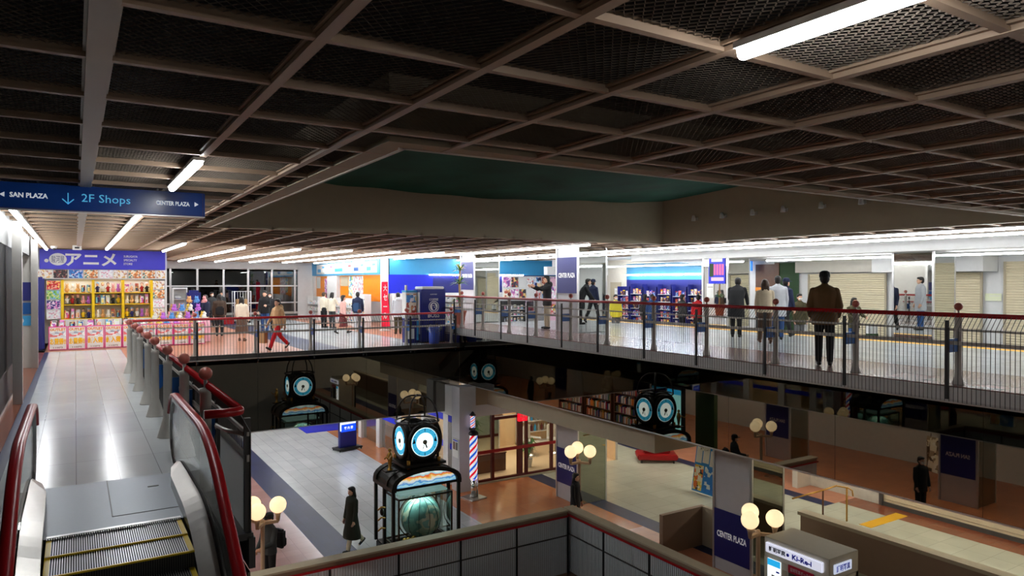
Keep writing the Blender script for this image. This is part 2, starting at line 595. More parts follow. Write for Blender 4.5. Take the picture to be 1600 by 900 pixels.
for k in range(-6, 25):
    x = GX + k * GS
    if x > 20: continue
    b = MB()
    w, h = (.055, .06) if k == 0 else (.03, .046)
    mt = M['paleb'] if k == 0 else M['tan']
    cuts = [(.6 if k < 8 else 1.6, 40.8)] if not HX0 < x < HX1 else [(.6 if k < 8 else 1.6, HY0), (HY1, 40.8)]
    for y0, y1 in cuts:
        b.box((x - w, y0, ZC - h), (x + w, y1, ZC - h + .025), mt)
        b.box((x - w * .45, y0, ZC - h + .025), (x + w * .45, y1, ZC + .03), mt)
        b.box((x - w - .014, y0, ZC - .012), (x + w + .014, y1, ZC + .004), mt)
    trim(b)
for j in range(-3, 44):
    y = GY + j * GS
    b = MB()
    cuts = [(-5.0, 20.1)] if not HY0 < y < HY1 else [(-5.0, HX0), (HX1, 20.1)]
    for x0, x1 in cuts:
        b.box((x0, y - .022, ZC - .042), (x1, y + .022, ZC - .024), M['tan'])
        b.box((x0, y - .008, ZC - .024), (x1, y + .008, ZC + .02), M['tan'])
    trim(b)
# plenum over the metal ceiling
b = MB()
for x0, x1, y0, y1 in ((-6, HX0 - .21, -1, 41), (HX1 + .21, 20.2, -1, 41), (HX0 - .21, HX1 + .21, -1, HY0 - .21), (HX0 - .21, HX1 + .21, HY1 + .21, 41)):
    b.box((x0, y0, ZC + .5), (x1, y1, ZC + .6), M['dark'])
struct('ceiling', b)
# light well
b = MB()
b.box((HX0 - .2, HY1, ZC - .04), (HX1 + .2, HY1 + .2, 6.2), M['beige'])
struct('wall_light_well_back', b)
struct('wall_light_well_far', MB().box((HX1, HY0, ZC - .04), (HX1 + .2, HY1, 6.2), M['beige']))
struct('wall_light_well_near', MB().box((HX0 - .2, HY0 - .2, ZC - .04), (HX1 + .2, HY0, 6.2), M['beige']))
struct('wall_light_well_side', MB().box((HX0 - .2, HY0, ZC - .04), (HX0, HY1, 6.2), M['beige']))
struct('ceiling', MB().box((HX0 - .2, HY0 - .2, 6.2), (HX1 + .2, HY1 + .2, 6.3), M['dark']))
b = MB()
for x0, x1, y0, y1 in ((HX0 - .03, HX1, HY0 - .0, HY0 + .03), (HX0 - .0, HX0 + .03, HY0, HY1)):
    b.box((x0, y0, ZC - .05), (x1, y1, ZC - .01), M['paleb'])
trim(b)

# ------------------------------------------------------------------ outer walls
# wall beside the near walkway: steel piers, dark shop front, recess
struct('wall_shopfront', MB().box((-1.2, 4, 0), (-1.0, 16.7, 2.72), M['shopdark']).box((-1.2, 4, 2.72), (-.98, 16.7, ZC), mat('grey_fascia_panel', rgb(112, 112, 110), .5)).box((-1.0, 4, .06), (-.99, 16.7, .6), mat('dark_maroon_panel', rgb(40, 16, 14), .5, spec=.2)).box((-1.02, 4, 0), (-.985, 16.7, .05), M['alu']))
struct('wall_recess', MB().box((-1.95, 16.7, 0), (-1.8, 20.9, ZC), M['offw']).box((-1.8, 20.86, 0), (-.9, 20.98, ZC), M['offw']).box((-1.8, 16.7, 2.75), (-.95, 20.86, ZC), M['grey_fascia_panel']).box((-1.4, 20.98, 0), (-1.2, 28, ZC), M['offw']))
struct('wall_back_end', MB().box((-4.5, 41, -.2), (30, 41.3, 2.2), M['dark']).box((-4.5, 40.9, 2.72), (30, 41.3, ZC + .6), M['white']).box((10.9, 40.86, -.1), (11.8, 41.3, 2.8), M['white']))
struct('wall_side_end', MB().box((-4.7, -2, Z1), (-4.5, 41, ZC + .6), M['offw']))
struct('wall_rear', MB().box((-9, -2.6, Z1 - 3.3), (34, -2.4, ZC + .6), M['offw']))
struct('wall_far_shops', MB().box((23.0, -2, 0), (23.3, 20.6, ZC), M['white']).box((23.2, 20.6, 0), (23.4, 41, ZC), M['offw']))
struct('ceiling', MB().box((20.2, -2, ZC - .05), (30, 41, ZC + .05), M['white']))
struct('wall_bulkhead', MB().box((18.9, -2, 2.93), (19.1, YB, ZC - .03), M['white']).box((19.1, -2, 2.93), (23.0, YB, 2.99), M['white']))
# ground floor outer walls
struct('wall_ground_rear', MB().box((-9, 36, Z1), (34, 36.2, -1.3), M['cream']))
struct('wall_ground_far', MB().box((25, -2, Z1), (25.2, 36, -1.3), M['cream']))
struct('wall_ground_side', MB().box((-8.6, -2, Z1), (-8.4, 36, -1.3), M['brownwall']))

# ------------------------------------------------------------------ fluorescent tubes
def tube_light(x, y0, y1, label, group, z=ZC - .048, material=None, seg=1.23, name='tube_light', axis='y'):
    L = y1 - y0
    t = thing(name, label, 'light', (x, y0, z), 0, group)
    if axis == 'x': t.rotation_euler.z = -PI / 2
    obj('housing', MB().box((-.045, 0, -.03), (.045, L, .0), M['white']), t)
    n = max(1, round(L / seg)); w = L / n
    for i in range(n):
        b = MB()
        b.prism([(-.036, -.03), (-.03, -.065), (-.014, -.078), (.014, -.078), (.03, -.065), (.036, -.03)], i * w + .012, (i + 1) * w - .012, material or M['tube'])
        obj('diffuser', b, t)
    return t
tube_light(2.61, .9, 2.2, 'bright tube light on the ceiling beam nearest the camera, alone among dark mesh panels', 'ceiling tube lights')
tube_light(.93, 6.7, 8.75, 'tube light ending just in front of the blue hanging shop sign', 'ceiling tube lights')
tube_light(.86, 10.0, 26, 'long tube light running from behind the hanging sign to the anime shop sign', 'ceiling tube lights')
tube_light(-.78, 12.0, 27, 'tube light along the wall side of the walkway, ending over the round shop logo', 'ceiling tube lights')
tube_light(2.55, 21, 26.6, 'short tube light row just past the anime shop sign, first of the parallel rows', 'ceiling tube lights')
for i, x in enumerate((4.4, 6.1, 7.8, 9.5, 11.2)):
    tube_light(x, 22.6, 38.6, 'long tube light row over the back walkway, %s row from the dark windows side' % ORD[i], 'ceiling tube lights')
for i, x in enumerate((15.5, 17.2)):
    tube_light(x, .5 + i, 38, ['tube light row over the raised walkway, next to the light well', 'tube light row over the raised walkway, above the yellow tactile strip'][i], 'ceiling tube lights')
for i, x in enumerate((5.2, 8.7)):  # unseen tubes, added to brighten the stair well parapet
    tube_light(x, -2.3, .4, ['tube light behind the camera over the escalator hall, nearer the escalator', 'tube light behind the camera over the escalator hall, farther from the escalator'][i], 'ceiling tube lights')
tube_light(12.3, 15.6, 38.6, 'tube light row passing the two CENTER PLAZA columns on the void side', 'ceiling tube lights')
tube_light(20.4, 2, 16, 'tube light row inside the shop side passage, before the cream shutters', 'ceiling tube lights', z=2.9)
tube_light(22.0, 18.5, 27, 'tube light row over the magazine racks', 'ceiling tube lights', z=2.9)

# ================================================================== railings
def rail_bar(b, a, c, w, h, material):
    """flat bar between two points, w across and h high"""
    a = Vector(a); c = Vector(c); t = (c - a).normalized(); s_ = t.cross(Vector((0, 0, 1))).normalized() * w / 2; u_ = Vector((0, 0, h / 2))
    vs = [a - s_ - u_, a + s_ - u_, a + s_ + u_, a - s_ + u_, c - s_ - u_, c + s_ - u_, c + s_ + u_, c - s_ + u_]
    b.add(vs, [(0, 1, 2, 3), (4, 7, 6, 5), (0, 4, 5, 1), (1, 5, 6, 2), (2, 6, 7, 3), (3, 7, 4, 0)], material)
def railing(label, p0, p1, side, posts, z, cone=False, blue=False, rail_from=0., rail_to=None, step=.062, drop=.24, post_off=0., grille=True):
    """handrail, grey ball posts inside, grille and dark standards on the void side (side: unit vector to the void)"""
    p0 = Vector(p0); p1 = Vector(p1); d = (p1 - p0); L = d.length; d = d / L
    side = Vector(side)
    t = thing('railing', label, 'railing', (p0.x, p0.y, z))
    def P(s_, o, h):
        o = o * (.5 if cone and o > .07 else 1)
        q = d * s_ + side * o; return Vector((q.x, q.y, h))
    rt = rail_to if rail_to is not None else L
    b = MB().tube([P(rail_from, .06, 1.055), P(rt, .06, 1.055)], .036, M['red'], 10)
    for s_ in posts:
        pass
    hr = obj('handrail', b, t)
    for s_ in posts:
        if cone:
            cr_ = .135 if s_ > 2.4 else .062
            prof = [(cr_, 0), (cr_ - .005, .012), (.0615, .25), (.055, .27), (.055, .98), (.06, .985), (.06, 1.03), (.018, 1.04), (.018, 1.13)]
        else:
            prof = [(.085, 0), (.085, .012), (.055, .1), (.048, .14), (.048, .98), (.054, .985), (.054, 1.03), (.016, 1.04), (.016, 1.13)]
        c = P(s_, .03 if cone and s_ < 4 else -.02, 0)
        po = obj('post', MB().lathe(prof, M['grey'], c, 14), t)
        obj('ball_finial', MB().ball(c + Vector((0, 0, 1.18)), .066 if cone else .06, M['copper'] if cone else M['copper'], 16, 10), po)
    for s_ in posts:
        b = MB()
        a = P(s_ + .02, .27, -.2); e = P(s_ + .02, .27, .98)
        rail_bar(b, P(s_ - .005, .27, .39), P(s_ + .045, .27, .39), .03, 1.18, M['black'])
        obj('standard', b, t)
        if blue:
            # quarter-round blue bracket tying post to standard
            pts = [(-.0, .42), (-.0, .8), (.27, .8), (.27, .72)] + [(.27 - .2 * (1 - math.cos(w)) - .0, .72 - .3 * math.sin(w)) for w in [PI / 2 * k / 6 for k in range(1, 7)]]
            n = len(pts); vs = [P(s_ - .0 + o, .0 + q[0], q[1]) for o in (0, .035) for q in pts]
            fs = [tuple(range(n)), tuple(range(n, 2 * n))[::-1]] + [(i, i + n, (i + 1) % n + n, (i + 1) % n) for i in range(n)]
            obj('bracket', MB().add(vs, fs, M['blue']), t)
        else:
            b = MB()
            rail_bar(b, P(s_, .0, .6), P(s_, .27, .6), .03, .2, M['blue'])
            obj('bracket', b, t)
    # horizontal rails and the fine bars
    b = MB()
    rail_bar(b, P(0, .25, .845), P(L, .25, .845), .02, .032, M['grey'])
    rail_bar(b, P(0, .25, .645), P(L, .25, .645), .02, .055, M['grey'])
    obj('cross_rail', b, t)
    if grille:
        b = MB()
        n = int(L / step)
        for i in range(n + 1):
            s_ = i * step
            r_ = .0055
            c = P(s_, .285, -drop); e = P(s_, .285, .86); f = P(s_, .09, 1.05)
            b.tube([c, e, f], r_, M['dgrey'], 4, smooth=False, caps=False)
        rail_bar(b, P(0, .285, -drop), P(L, .285, -drop), .02, .02, M['grey'])
        obj('grille', b, t)
    return t
NEARP = [7.62, 9.25, 10.55, 12.3, 13.6, 15.35, 16.6, 18.4]
t = railing('walkway railing of grey ball posts on wide cones, red handrail turning down beside the escalator', (1.08, 6.05, 0), (1.08, 21.0, 0), (1, 0, 0), [y - 6.05 for y in NEARP], 0, cone=True, blue=True, rail_from=.0, step=.07)
obj('handrail_end', MB().tube([(.06, .0, 1.055), (.06, -.02, 1.05), (.0, -.06, 1.05), (-.22, -.06, 1.05)], .036, M['red'], 10), t)
b = MB()
rail_bar(b, (.1, .04, .5), (.15, .04, .5), .05, .95, M['dgrey']); rail_bar(b, (.0, .75, .42), (.03, .75, .42), .03, .75, M['dgrey'])
b.tube([(.0, .75, .8), (.02, .4, .82), (.1, .05, .84)], .018, M['steel'], 8)
b.box((-.04, -.02, -.02), (.16, .95, .03), M['dgrey'])
obj('end_frame', b, t)
obj('frosted_panel', MB().box((.1, .06, .04), (.108, 1.25, .63), M['frost2']), t)
railing('back walkway railing with red handrail and thin ball posts over the black mirror', (1.2, 21.5, 0), (11.0, 21.5, 0), (0, -1, 0), [1.66, 3.3, 4.93, 6.48, 8.09, 9.75], 0, drop=.1, step=.085)
FARP = [21.81, 20.31, 18.64, 17.14, 15.44, 13.89, 12.19, 10.57, 8.82, 7.18, 5.51, 3.9]
railing('long railing of the raised walkway, red handrail with pinkish balls above vertical bars', (11.36, 2.2, ZR), (11.36, 23.0, ZR), (-1, 0, 0), [y * .988 - 2.2 for y in FARP], ZR)
# slab edges under the railings
struct('trim_edge_far', MB().box((XR - .05, -2, ZR - .2), (XR + .06, YB + 2, ZR - .02), M['white']).box((XR - .06, -2, ZR - .25), (XR + .06, YB, ZR - .2), M['alu']))
struct('trim_edge_back', MB().box((1.2, YB - .03, -.13), (XR, YB + .05, .03), M['dgrey']))
struct('trim_edge_near', MB().box((1.2, 6.0, -.25), (1.25, YB, .0), M['dgrey']))

# ================================================================== escalator down towards the ground floor
esc = thing('escalator', 'down escalator with red handrails, steel skirts and grooved steps edged in yellow', 'escalator', (.29, 6.83, 0))
def escp(y, z): return (y - 6.83, z)
plate = MB()
pm = mat('landing_steel', rgb(108, 114, 122), .38, .75, scale=40)
plate.box((-.60, .0, -.05), (.60, 1.69, .006), pm)
plate.box((-.02, .35, .006), (-.012, 1.69, .009), M['dgrey']); plate.box((-.02, .35, .006), (.6, .358, .009), M['dgrey'])
plate.box((-.5, .0, .0), (.5, .05, .012), M['alu'])
for k in range(60):
    plate.box((-.5 + k * .01667, -.03, -.006), (-.492 + k * .01667, .002, .008), M['alu'])
plate.box((.33, 1.2, .006), (.43, 1.23, .011), M['dgrey'])
obj('landing_plate', plate, esc)
y, z = -.02, -.005
drops = [0.0, .012, .13, .2, .225, .23, .23, .23, .23, .23, .23, .23, .23, .23, .23, .23]
for i, dz in enumerate(drops):
    z -= dz
    b = MB()
    n = 62
    vs = []; fs = []
    for k in range(n):
        x0 = -.5 + k / n; 
        b.add([(x0 + .002, y - .4, z), (x0 + .008, y - .4, z), (x0 + .008, y, z), (x0 + .002, y, z)], [(0, 1, 2, 3)], M['alu'])
        b.add([(x0 + .002, y - .4, z), (x0 + .002, y - .4, z - .2), (x0 + .008, y - .4, z - .2), (x0 + .008, y - .4, z)], [(0, 1, 2, 3)], M['dgrey'])
    b.box((-.5, y - .395, z - .23), (.5, y, z - .012), M['rubber'])
    s_ = obj('step', b, esc)
    e = MB()
    e.box((-.5, y - .4, z - .004), (-.462, y, z + .001), M['yellow']); e.box((.462, y - .4, z - .004), (.5, y, z + .001), M['yellow']); e.box((-.5, y - .405, z - .012), (.5, y - .385, z + .001), M['yellow'])
    obj('yellow_edge', e, s_)
    y -= .4
SL = math.tan(R(30))
def path(dz, y_end, newel, y_low=-8.):
    """side outline: level at the top, easing into a 30 degree slope"""
    pts = []
    y0 = .25; z0 = dz
    for i in range(0, 9):
        a = R(30) * i / 8
        r_ = 2.2
        pts.append((y0 - r_ * math.sin(a), z0 - r_ * (1 - math.cos(a))))
    yl, zl = pts[-1]
    pts.append((y_low, zl - (yl - y_low) * SL))
    return pts
for sx, hx, nm in ((-1, -.68, 'wall side'), (1, .68, 'void side')):
    top = path(.8, 0, 0)
    newel = [(2.05 - .0 + .42 * math.sin(w), .42 + .38 * math.cos(w)) for w in [PI * k / 10 for k in range(11)]]
    hp = list(reversed(top))                                    # from low end to the top
    hpf = hp + [(1.2, .8)] + newel[0:]
    hp = hp + [(1.2, .8)] + newel[0:5]
    hp3 = [(hx, p[0], p[1]) for p in hp]
    b = MB()
    # flattened handrail section
    prof = [(-.042, -.014), (-.046, .004), (-.036, .022), (0, .03), (.036, .022), (.046, .004), (.042, -.014), (.018, -.02), (-.018, -.02)]
    n = len(prof); vs = []; fs = []
    for i, p in enumerate(hp3):
        a = Vector(hp3[max(0, i - 1)]); c = Vector(hp3[min(len(hp3) - 1, i + 1)]); tt = (c - a).normalized()
        nn = Vector((1, 0, 0)).cross(tt)
        for q in prof: vs.append(Vector(p) + Vector((q[0], 0, 0)) + nn * q[1])
    for i in range(len(hp3) - 1):
        for k in range(n):
            l = (k + 1) % n
            fs.append((i * n + k, i * n + l, (i + 1) * n + l, (i + 1) * n + k))
    b.add(vs, fs, M['red'], True)
    obj('handrail', b, esc)
    inner = [(p[0], p[1] - .045) for p in hpf]
    inner = [(y_ if y_ < 2.05 else 2.05 + (y_ - 2.05) * .88, z_) for y_, z_ in inner]
    low = [(p[0], p[1]) for p in path(.17, 0, 0)]
    # steel band under the handrail
    b = MB(); vs = []; fs = []
    for p, q in zip(hpf, inner):
        for xo in (-.022, .022):
            vs.append((hx + xo, p[0], p[1] - .02)); vs.append((hx + xo, q[0], q[1] - .03))
    for i in range(len(hpf) - 1):
        o = i * 4; e = o + 4
        fs += [(o, e, e + 1, o + 1), (o + 2, o + 3, e + 3, e + 2), (o + 1, e + 1, e + 3, o + 3)]
    b.add(vs, fs, M['alu'])
    obj('handrail_guide', b, esc)
    # glass side panel
    poly = inner + [(2.05, .04), (1.6, .1)] + [(p[0], p[1] - .02) for p in low]
    obj('glass_panel', MB().prism(poly, hx - .006, hx + .006, M['glass'], 'x'), esc)
    # steel skirt: curved deck strip from the glass foot down to the steps
    lp = [(1.95, .02), (1.8, .1), (1.5, .16), (1.1, .17)] + low
    b = MB(); vs = []; fs = []
    xi = .52 * sx; xo = .7 * sx
    for p in lp:
        xi_ = xi + (hx - .03 * sx - xi) * max(0, min(1, (p[0] - .9) / 1.05)) ** 1.5
        vs += [(hx - .012 * sx, p[0], p[1]), (xi_, p[0], p[1] - .05), (xi_, p[0], p[1] - .6)]
    for i in range(len(lp) - 1):
        o = i * 3
        fs += [(o, o + 3, o + 4, o + 1), (o + 1, o + 4, o + 5, o + 2)]
    b.add(vs, fs, M['steel'])
    obj('skirt', b, esc)
    # outer cladding
    b = MB(); vs = []; fs = []
    for p in lp:
        vs += [(hx + .012 * sx, p[0], p[1] + .01), (hx + .035 * sx, p[0], p[1] - .03), (hx + .035 * sx, p[0], p[1] - .9)]
    for i in range(len(lp) - 1):
        o = i * 3
        fs += [(o, o + 1, o + 4, o + 3), (o + 1, o + 2, o + 5, o + 4)]
    b.add(vs, fs, M['alu'])
    obj('cladding', b, esc)
slab('floor', -.68, -.55, 3.0, 8.5, 0, M['whitetile'], .25)

# ================================================================== parapet round the stair well on the ground floor
def parapet(label, a, c, normal):
    """low wall with a capped top, red strip and ribbed grey panels on the well side"""
    a = Vector(a); c = Vector(c); d = (c - a); L = d.length; d /= L; nrm = Vector(normal)
    t = thing('parapet', label, 'parapet', (a.x, a.y, Z1))
    def bx(b, s0, s1, o0, o1, z0, z1, m_):
        vs = [d * s_ + nrm * o + Vector((0, 0, z_)) for z_ in (z0, z1) for o in (o0, o1) for s_ in (s0, s1)]
        b.add(vs, [(0, 2, 3, 1), (4, 5, 7, 6), (0, 1, 5, 4), (2, 6, 7, 3), (0, 4, 6, 2), (1, 3, 7, 5)], m_)
    b = MB(); bx(b, 0, L, -.24, -.03, -3.2, .96, M['brownwall']); obj('core', b, t)
    b = MB(); bx(b, -.0, L, -.27, .02, .96, 1.0, M['beige']); obj('cap', b, t)
    b = MB(); bx(b, 0, L, .0, .035, .83, .875, M['red']); obj('red_strip', b, t)
    n = max(1, round(L / 1.6)); w = L / n
    for i in range(n):
        b = MB()
        bx(b, i * w + .02, (i + 1) * w - .02, -.03, -.02, -.6, .82, mat('pale_ribbed_panel', (.78, .83, .86), .35))
        k = int(w / .06)
        for q in range(k):
            s_ = i * w + .03 + q * .06
            bx(b, s_, s_ + .012, -.02, -.008, -.6, .8, M['alu'])
        bx(b, i * w + .02, (i + 1) * w - .02, -.02, .0, .34, .37, M['dgrey'])
        obj('ribbed_panel', b, t)
        b = MB(); bx(b, (i + 1) * w - .02, (i + 1) * w + .02, -.03, .01, -.6, .83, M['black']); obj('mullion', b, t)
    return t
parapet('stair well parapet of ribbed grey panels passing in front of the clock kiosk', (1.4, 14.35, Z1), (10.62, 14.35, Z1), (0, -1, 0))
parapet('stair well parapet running from the corner towards the photo booth', (10.7, 14.62, Z1), (10.7, 2.0, Z1), (-1, 0, 0))

# ================================================================== mirrored columns
CW = 1.12
def column(x, y, z0, z1, panel=True, mirror_faces=('-y',), name='column'):
    """square pillar clad in mirror with steel corner strips; x,y is its near corner"""
    t = bpy.data.objects.new(name, None); COL.objects.link(t); t.location = (x, y, z0); t['kind'] = 'structure'
    h = z1 - z0
    obj('core', MB().box((.02, .02, 0), (CW - .02, CW - .02, h), M['lpanel'] if panel else M['colmirror']), t)['kind'] = 'structure'
    for f in mirror_faces:
        b = MB()
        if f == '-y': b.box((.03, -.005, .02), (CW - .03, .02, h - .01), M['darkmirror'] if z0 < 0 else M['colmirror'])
        if f == '-x': b.box((-.005, .03, .02), (.02, CW - .03, h - .01), M['colmirror'])
        obj('mirror_panel', b, t)['kind'] = 'structure'
    b = MB()
    for cx, cy in ((0, 0), (CW - .03, 0), (0, CW - .03), (CW - .03, CW - .03)):
        b.box((cx - .012, cy - .012, 0), (cx + .042, cy + .042, h), M['alu'])
    obj('corner_strip', b, t)['kind'] = 'structure'
    return t
CA = (13.0, 23.6); CB = (12.95, 17.0); CC = (12.9, 10.5)
column(*CA, 0, ZC - .08)
column(*CB, ZR, ZC - .08)
column(19.0, 16.5, ZR, ZC - .08, False, ('-y', '-x'))
column(19.6, 10.0, ZR, ZC - .08, False, ('-y', '-x'))
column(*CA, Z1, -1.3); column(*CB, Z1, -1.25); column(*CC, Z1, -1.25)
def column_sign(x, y, z0, z1, label, seam=True):
    t = thing('wall_sign', label, 'sign', (x - .012, y + CW / 2, z0))
    b = MB().box((0, -CW / 2 + .04, 0), (.012, CW / 2 - .04, z1 - z0), M['navy'])
    obj('panel', b, t)
    b = MB()
    letter(b, 'CENTER PLAZA', (-.004, 0, (z1 - z0) * .5), .86, .15, mat('sign_letters', (.9, .9, .92), .4, emit=(.9, .9, 1), es=.12), '-x', .035)
    obj('lettering', b, t)
    return t
column_sign(CA[0], CA[1], 1.81, 2.89, 'purple CENTER PLAZA sign on the upper column beside the potted plant')
column_sign(CB[0], CB[1], 1.76, 2.87, 'large purple CENTER PLAZA sign on the upper column, next to the person in black photographing')
column_sign(CB[0], CB[1], Z1 + .5, Z1 + 1.6, 'navy CENTER PLAZA sign low down on the column by the barber shop')
column_sign(CC[0], CC[1], Z1 + .3, Z1 + 1.45, 'navy CENTER PLAZA sign on the ground column beside the photo booth')

# ================================================================== spotlights in the light well, net
for i, y in enumerate((13.83, 12.83, 11.84, 10.94, 9.92, 8.95, 8.03)):
    t = thing('spotlight', 'small white spotlight on the beige light well wall, %s from the inner corner' % ORD[i], 'spotlight', (HX1, y, 3.85), 0, 'light well spotlights')
    obj('bracket', MB().box((-.05, -.03, -.03), (0, .03, .05), M['grey']).tube([(-.05, 0, .02), (-.13, 0, .02)], .012, M['grey'], 6), t)
    obj('lamp_head', MB().lathe([(.03, .1), (.045, .06), (.06, -.05), (.055, -.055), (.02, -.04)], M['white'], (-.16, 0, 0), 12), t)
vs = []; fs = []
nx, ny = 48, 26
for j in range(ny + 1):
    for i in range(nx + 1):
        u, v = i / nx, j / ny
        x = HX0 + .02 + u * (HX1 - HX0 - .04); y = HY0 + .02 + v * (HY1 - HY0 - .04)
        back = 4.16 + .16 * u + max(0, .22 - u) * 1.1 + .05 * math.sin(u * 9)
        z = back + (1 - v) * (.75 + .45 * (1 - u)) - .5 * math.sin(PI * v) * (.35 + .12 * math.sin(u * 12)) + .012 * math.sin(u * 40 + v * 9)
        if u > .9: z += (u - .9) * 1.5
        vs.append((x, y, z))
for j in range(ny):
    for i in range(nx):
        a = j * (nx + 1) + i
        fs.append((a, a + 1, a + nx + 2, a + nx + 1))
net = obj('safety_net', MB().add(vs, fs, M['net'], True))
tag(net, 'dark green netting sagging across the light well above the beige walls', 'net')
for i in range(4):
    x = 4.2 + i * 2.7
    t = thing('roof_truss', 'dark roof truss above the green net, %s from the hanging sign side' % ORD[i], 'truss', (x, HY0, 5.7), 0, 'roof trusses')
    b = MB().box((-.06, 0, 0), (.06, HY1 - HY0, .12), M['black'])
    obj('chord', b, t)
    b = MB()
    for k in range(5):
        b.tube([(0, 1 + k * 2, 0), (0, 1.6 + k * 2, .42)], .03, M['black'], 6); b.tube([(0, 2.2 + k * 2, 0), (0, 1.6 + k * 2, .42)], .03, M['black'], 6)
    obj('lattice', b, t)

# ================================================================== hanging direction sign
t = thing('hanging_sign', 'blue hanging direction sign with white and cyan lettering for 2F Shops', 'sign', (-.35, 9.4, 2.91))
obj('cabinet', MB().box((-1.75, 0, 0), (1.72, .12, .29), mat('sign_blue', rgb(16, 62, 140), .25), 0, .008), t)
b = MB().box((-1.72, -.006, .0), (1.69, .0, .012), M['navy']).box((-1.75, -.008, -.012), (1.72, .125, .0), M['alu']).box((1.69, -.006, .0), (1.7, .0, .29), M['navy'])
obj('frame', b, t)
sw_ = mat('sign_white', (.85, .9, .95), .4, emit=(.8, .9, 1), es=.35)
b = MB()
letter(b, 'SAN PLAZA', (-.08, -.008, .15), .35, .055, sw_, '-y', .03)
obj('lettering', b, t); b = MB()
letter(b, 'CENTER PLAZA', (1.36, -.008, .145), .37, .052, M['sign_white'], '-y', .03)
obj('lettering', b, t); b = MB()
b.prism([(1.6, .12), (1.6, .175), (1.645, .147)], -.012, -.007, M['sign_white'])
obj('arrow', b, t); b = MB()
b.prism([(-.30, .12), (-.30, .175), (-.345, .147)], -.012, -.007, M['sign_white'])
obj('arrow', b, t)
b = MB()
sc = mat('sign_cyan', rgb(90, 200, 250), .4, emit=rgb(90, 200, 250), es=.35)
letter(b, '2F Shops', (.66, -.008, .14), .49, .12, sc, '-y')
obj('lettering', b, t); b = MB()
b.box((.28, -.012, .075), (.29, -.007, .2), sc)
b.prism([(.285, .07), (.225, .128), (.233, .135), (.285, .086), (.337, .135), (.345, .128)], -.012, -.007, sc)
obj('arrow', b, t)
b = MB()
for x in (-1.2, .0, 1.2):
    b.tube([(x, .06, .29), (x, .06, .34)], .012, M['grey'], 6)
obj('hanger', b, t)
# steel piers on the wall side
for y, w in ((14.8, .16), (20.8, .14)):
    struct('trim_pier', MB().box((-.92, y - w / 2, 0), (-.78, y + w / 2, ZC - .1), M['steel']))
t = thing('shop_sign', 'dark blue shop sign panel with a round emblem, between the two steel piers', 'sign', (-1.25, 20.84, .7))
obj('panel', MB().box((-.35, -.02, .95), (.34, .02, 1.4), M['navy']).box((-.35, -.02, .62), (.34, .02, .9), M['blue']).box((-.35, -.02, .34), (.34, .02, .58), M['cyan']), t)
q = MB().lathe([(.08, 0), (.08, .006)], M['paper'], (0, 0, 0), 18); q.v = [(v[0] + .1, -.02 - v[2], .46 + v[1]) for v in q.v]; obj('emblem', q, t)

# ================================================================== ground floor: lights
def t1(axis, a, lo, hi, label):
    zz = -1.455 if a < 1 else (-1.405 if lo > 20 and a < 11.2 else -1.355)
    if axis == 'y': return tube_light(a, lo, hi, label, 'ground floor tube lights', z=zz, material=M['tube1f'] if 1 < a < 13 else M['tube1fw'])
for a, lo, hi, lb in ((8.0, 22.5, 34, 'ground floor tube light row over the white floor behind the black mirror'), (3.6, 22.5, 34, 'ground floor tube light row over the pinkish floor behind the black mirror'),
                      (11.9, 21.4, 24.5, 'ground floor tube light row over the barber shop'), (18.2, -1, 32, 'ground floor tube light row over the pale tiles under the raised walkway'),
                      (-.6, 2, 34, 'ground floor tube light row under the near walkway'), (-5, 2, 34, 'ground floor tube light row deep under the near walkway')):  # row at the walkway edge is unseen, added to brighten the ground floor
    t1('y', a, lo, hi, lb)

# ================================================================== globe lamps
def globe_lamp(x, y, label, turn=0.):
    t = thing('globe_lamp', label, 'lamp', (x, y, Z1), turn, 'three globe lamps')
    obj('pole', MB().lathe([(.16, 0), (.16, .03), (.08, .06), (.05, .12), (.042, .2), (.042, 1.72), (.055, 1.74), (.055, 1.8), (.03, 1.86)], M['tan'], (0, 0, 0), 14), t)
    for k in range(3):
        a = R(90 + 120 * k)
        dx, dy = math.cos(a) * .31, math.sin(a) * .31
        b = MB(); rail_bar(b, (0, 0, 1.78), (dx, dy, 1.78), .07, .06, M['tan'])
        b.lathe([(.035, 1.78), (.05, 1.9), (.07, 1.95)], M['tan'], (dx, dy, 0), 10)
        a_ = obj('arm', b, t)
        obj('globe', MB().ball((dx, dy, 2.12), .172, M['globe'], 20, 14), a_)
    return t
globe_lamp(3.29, 15.1, 'lamp of three glowing globes beside the masked man, below the escalator railing', R(28))
globe_lamp(11.9, 15.55, 'lamp of three glowing globes before the stone patterned mirror column by the barber shop', R(-27))
globe_lamp(11.55, 9.24, 'lamp of three glowing globes before the column next to the photo booth', R(-21))

# ================================================================== clock kiosk
ck = thing('clock_kiosk', 'black clock kiosk with four glowing blue dials above a glass case holding a globe', 'clock', (7.17, 15.95, Z1))
KX, KY = .86, .56
iron = M['blackm']; brown = mat('bronze_frame', rgb(58, 40, 26), .4, .4)
b = MB().box((-KX, -KY, 0), (KX, KY, .42), iron, 0, .02).box((-KX - .04, -KY - .04, .0), (KX + .04, KY + .04, .1), iron)
obj('base', b, ck)
for sx in (-1, 1):
    for sy in (-1, -.0, 1):
        obj('post', MB().box((sx * KX - .035, sy * KY - .035, .42), (sx * KX + .035, sy * KY + .035, 1.95), iron), ck)
for x in (.15, .5): obj('post', MB().box((x - .025, KY - .03, .42), (x + .025, KY + .03, 1.95), iron), ck)
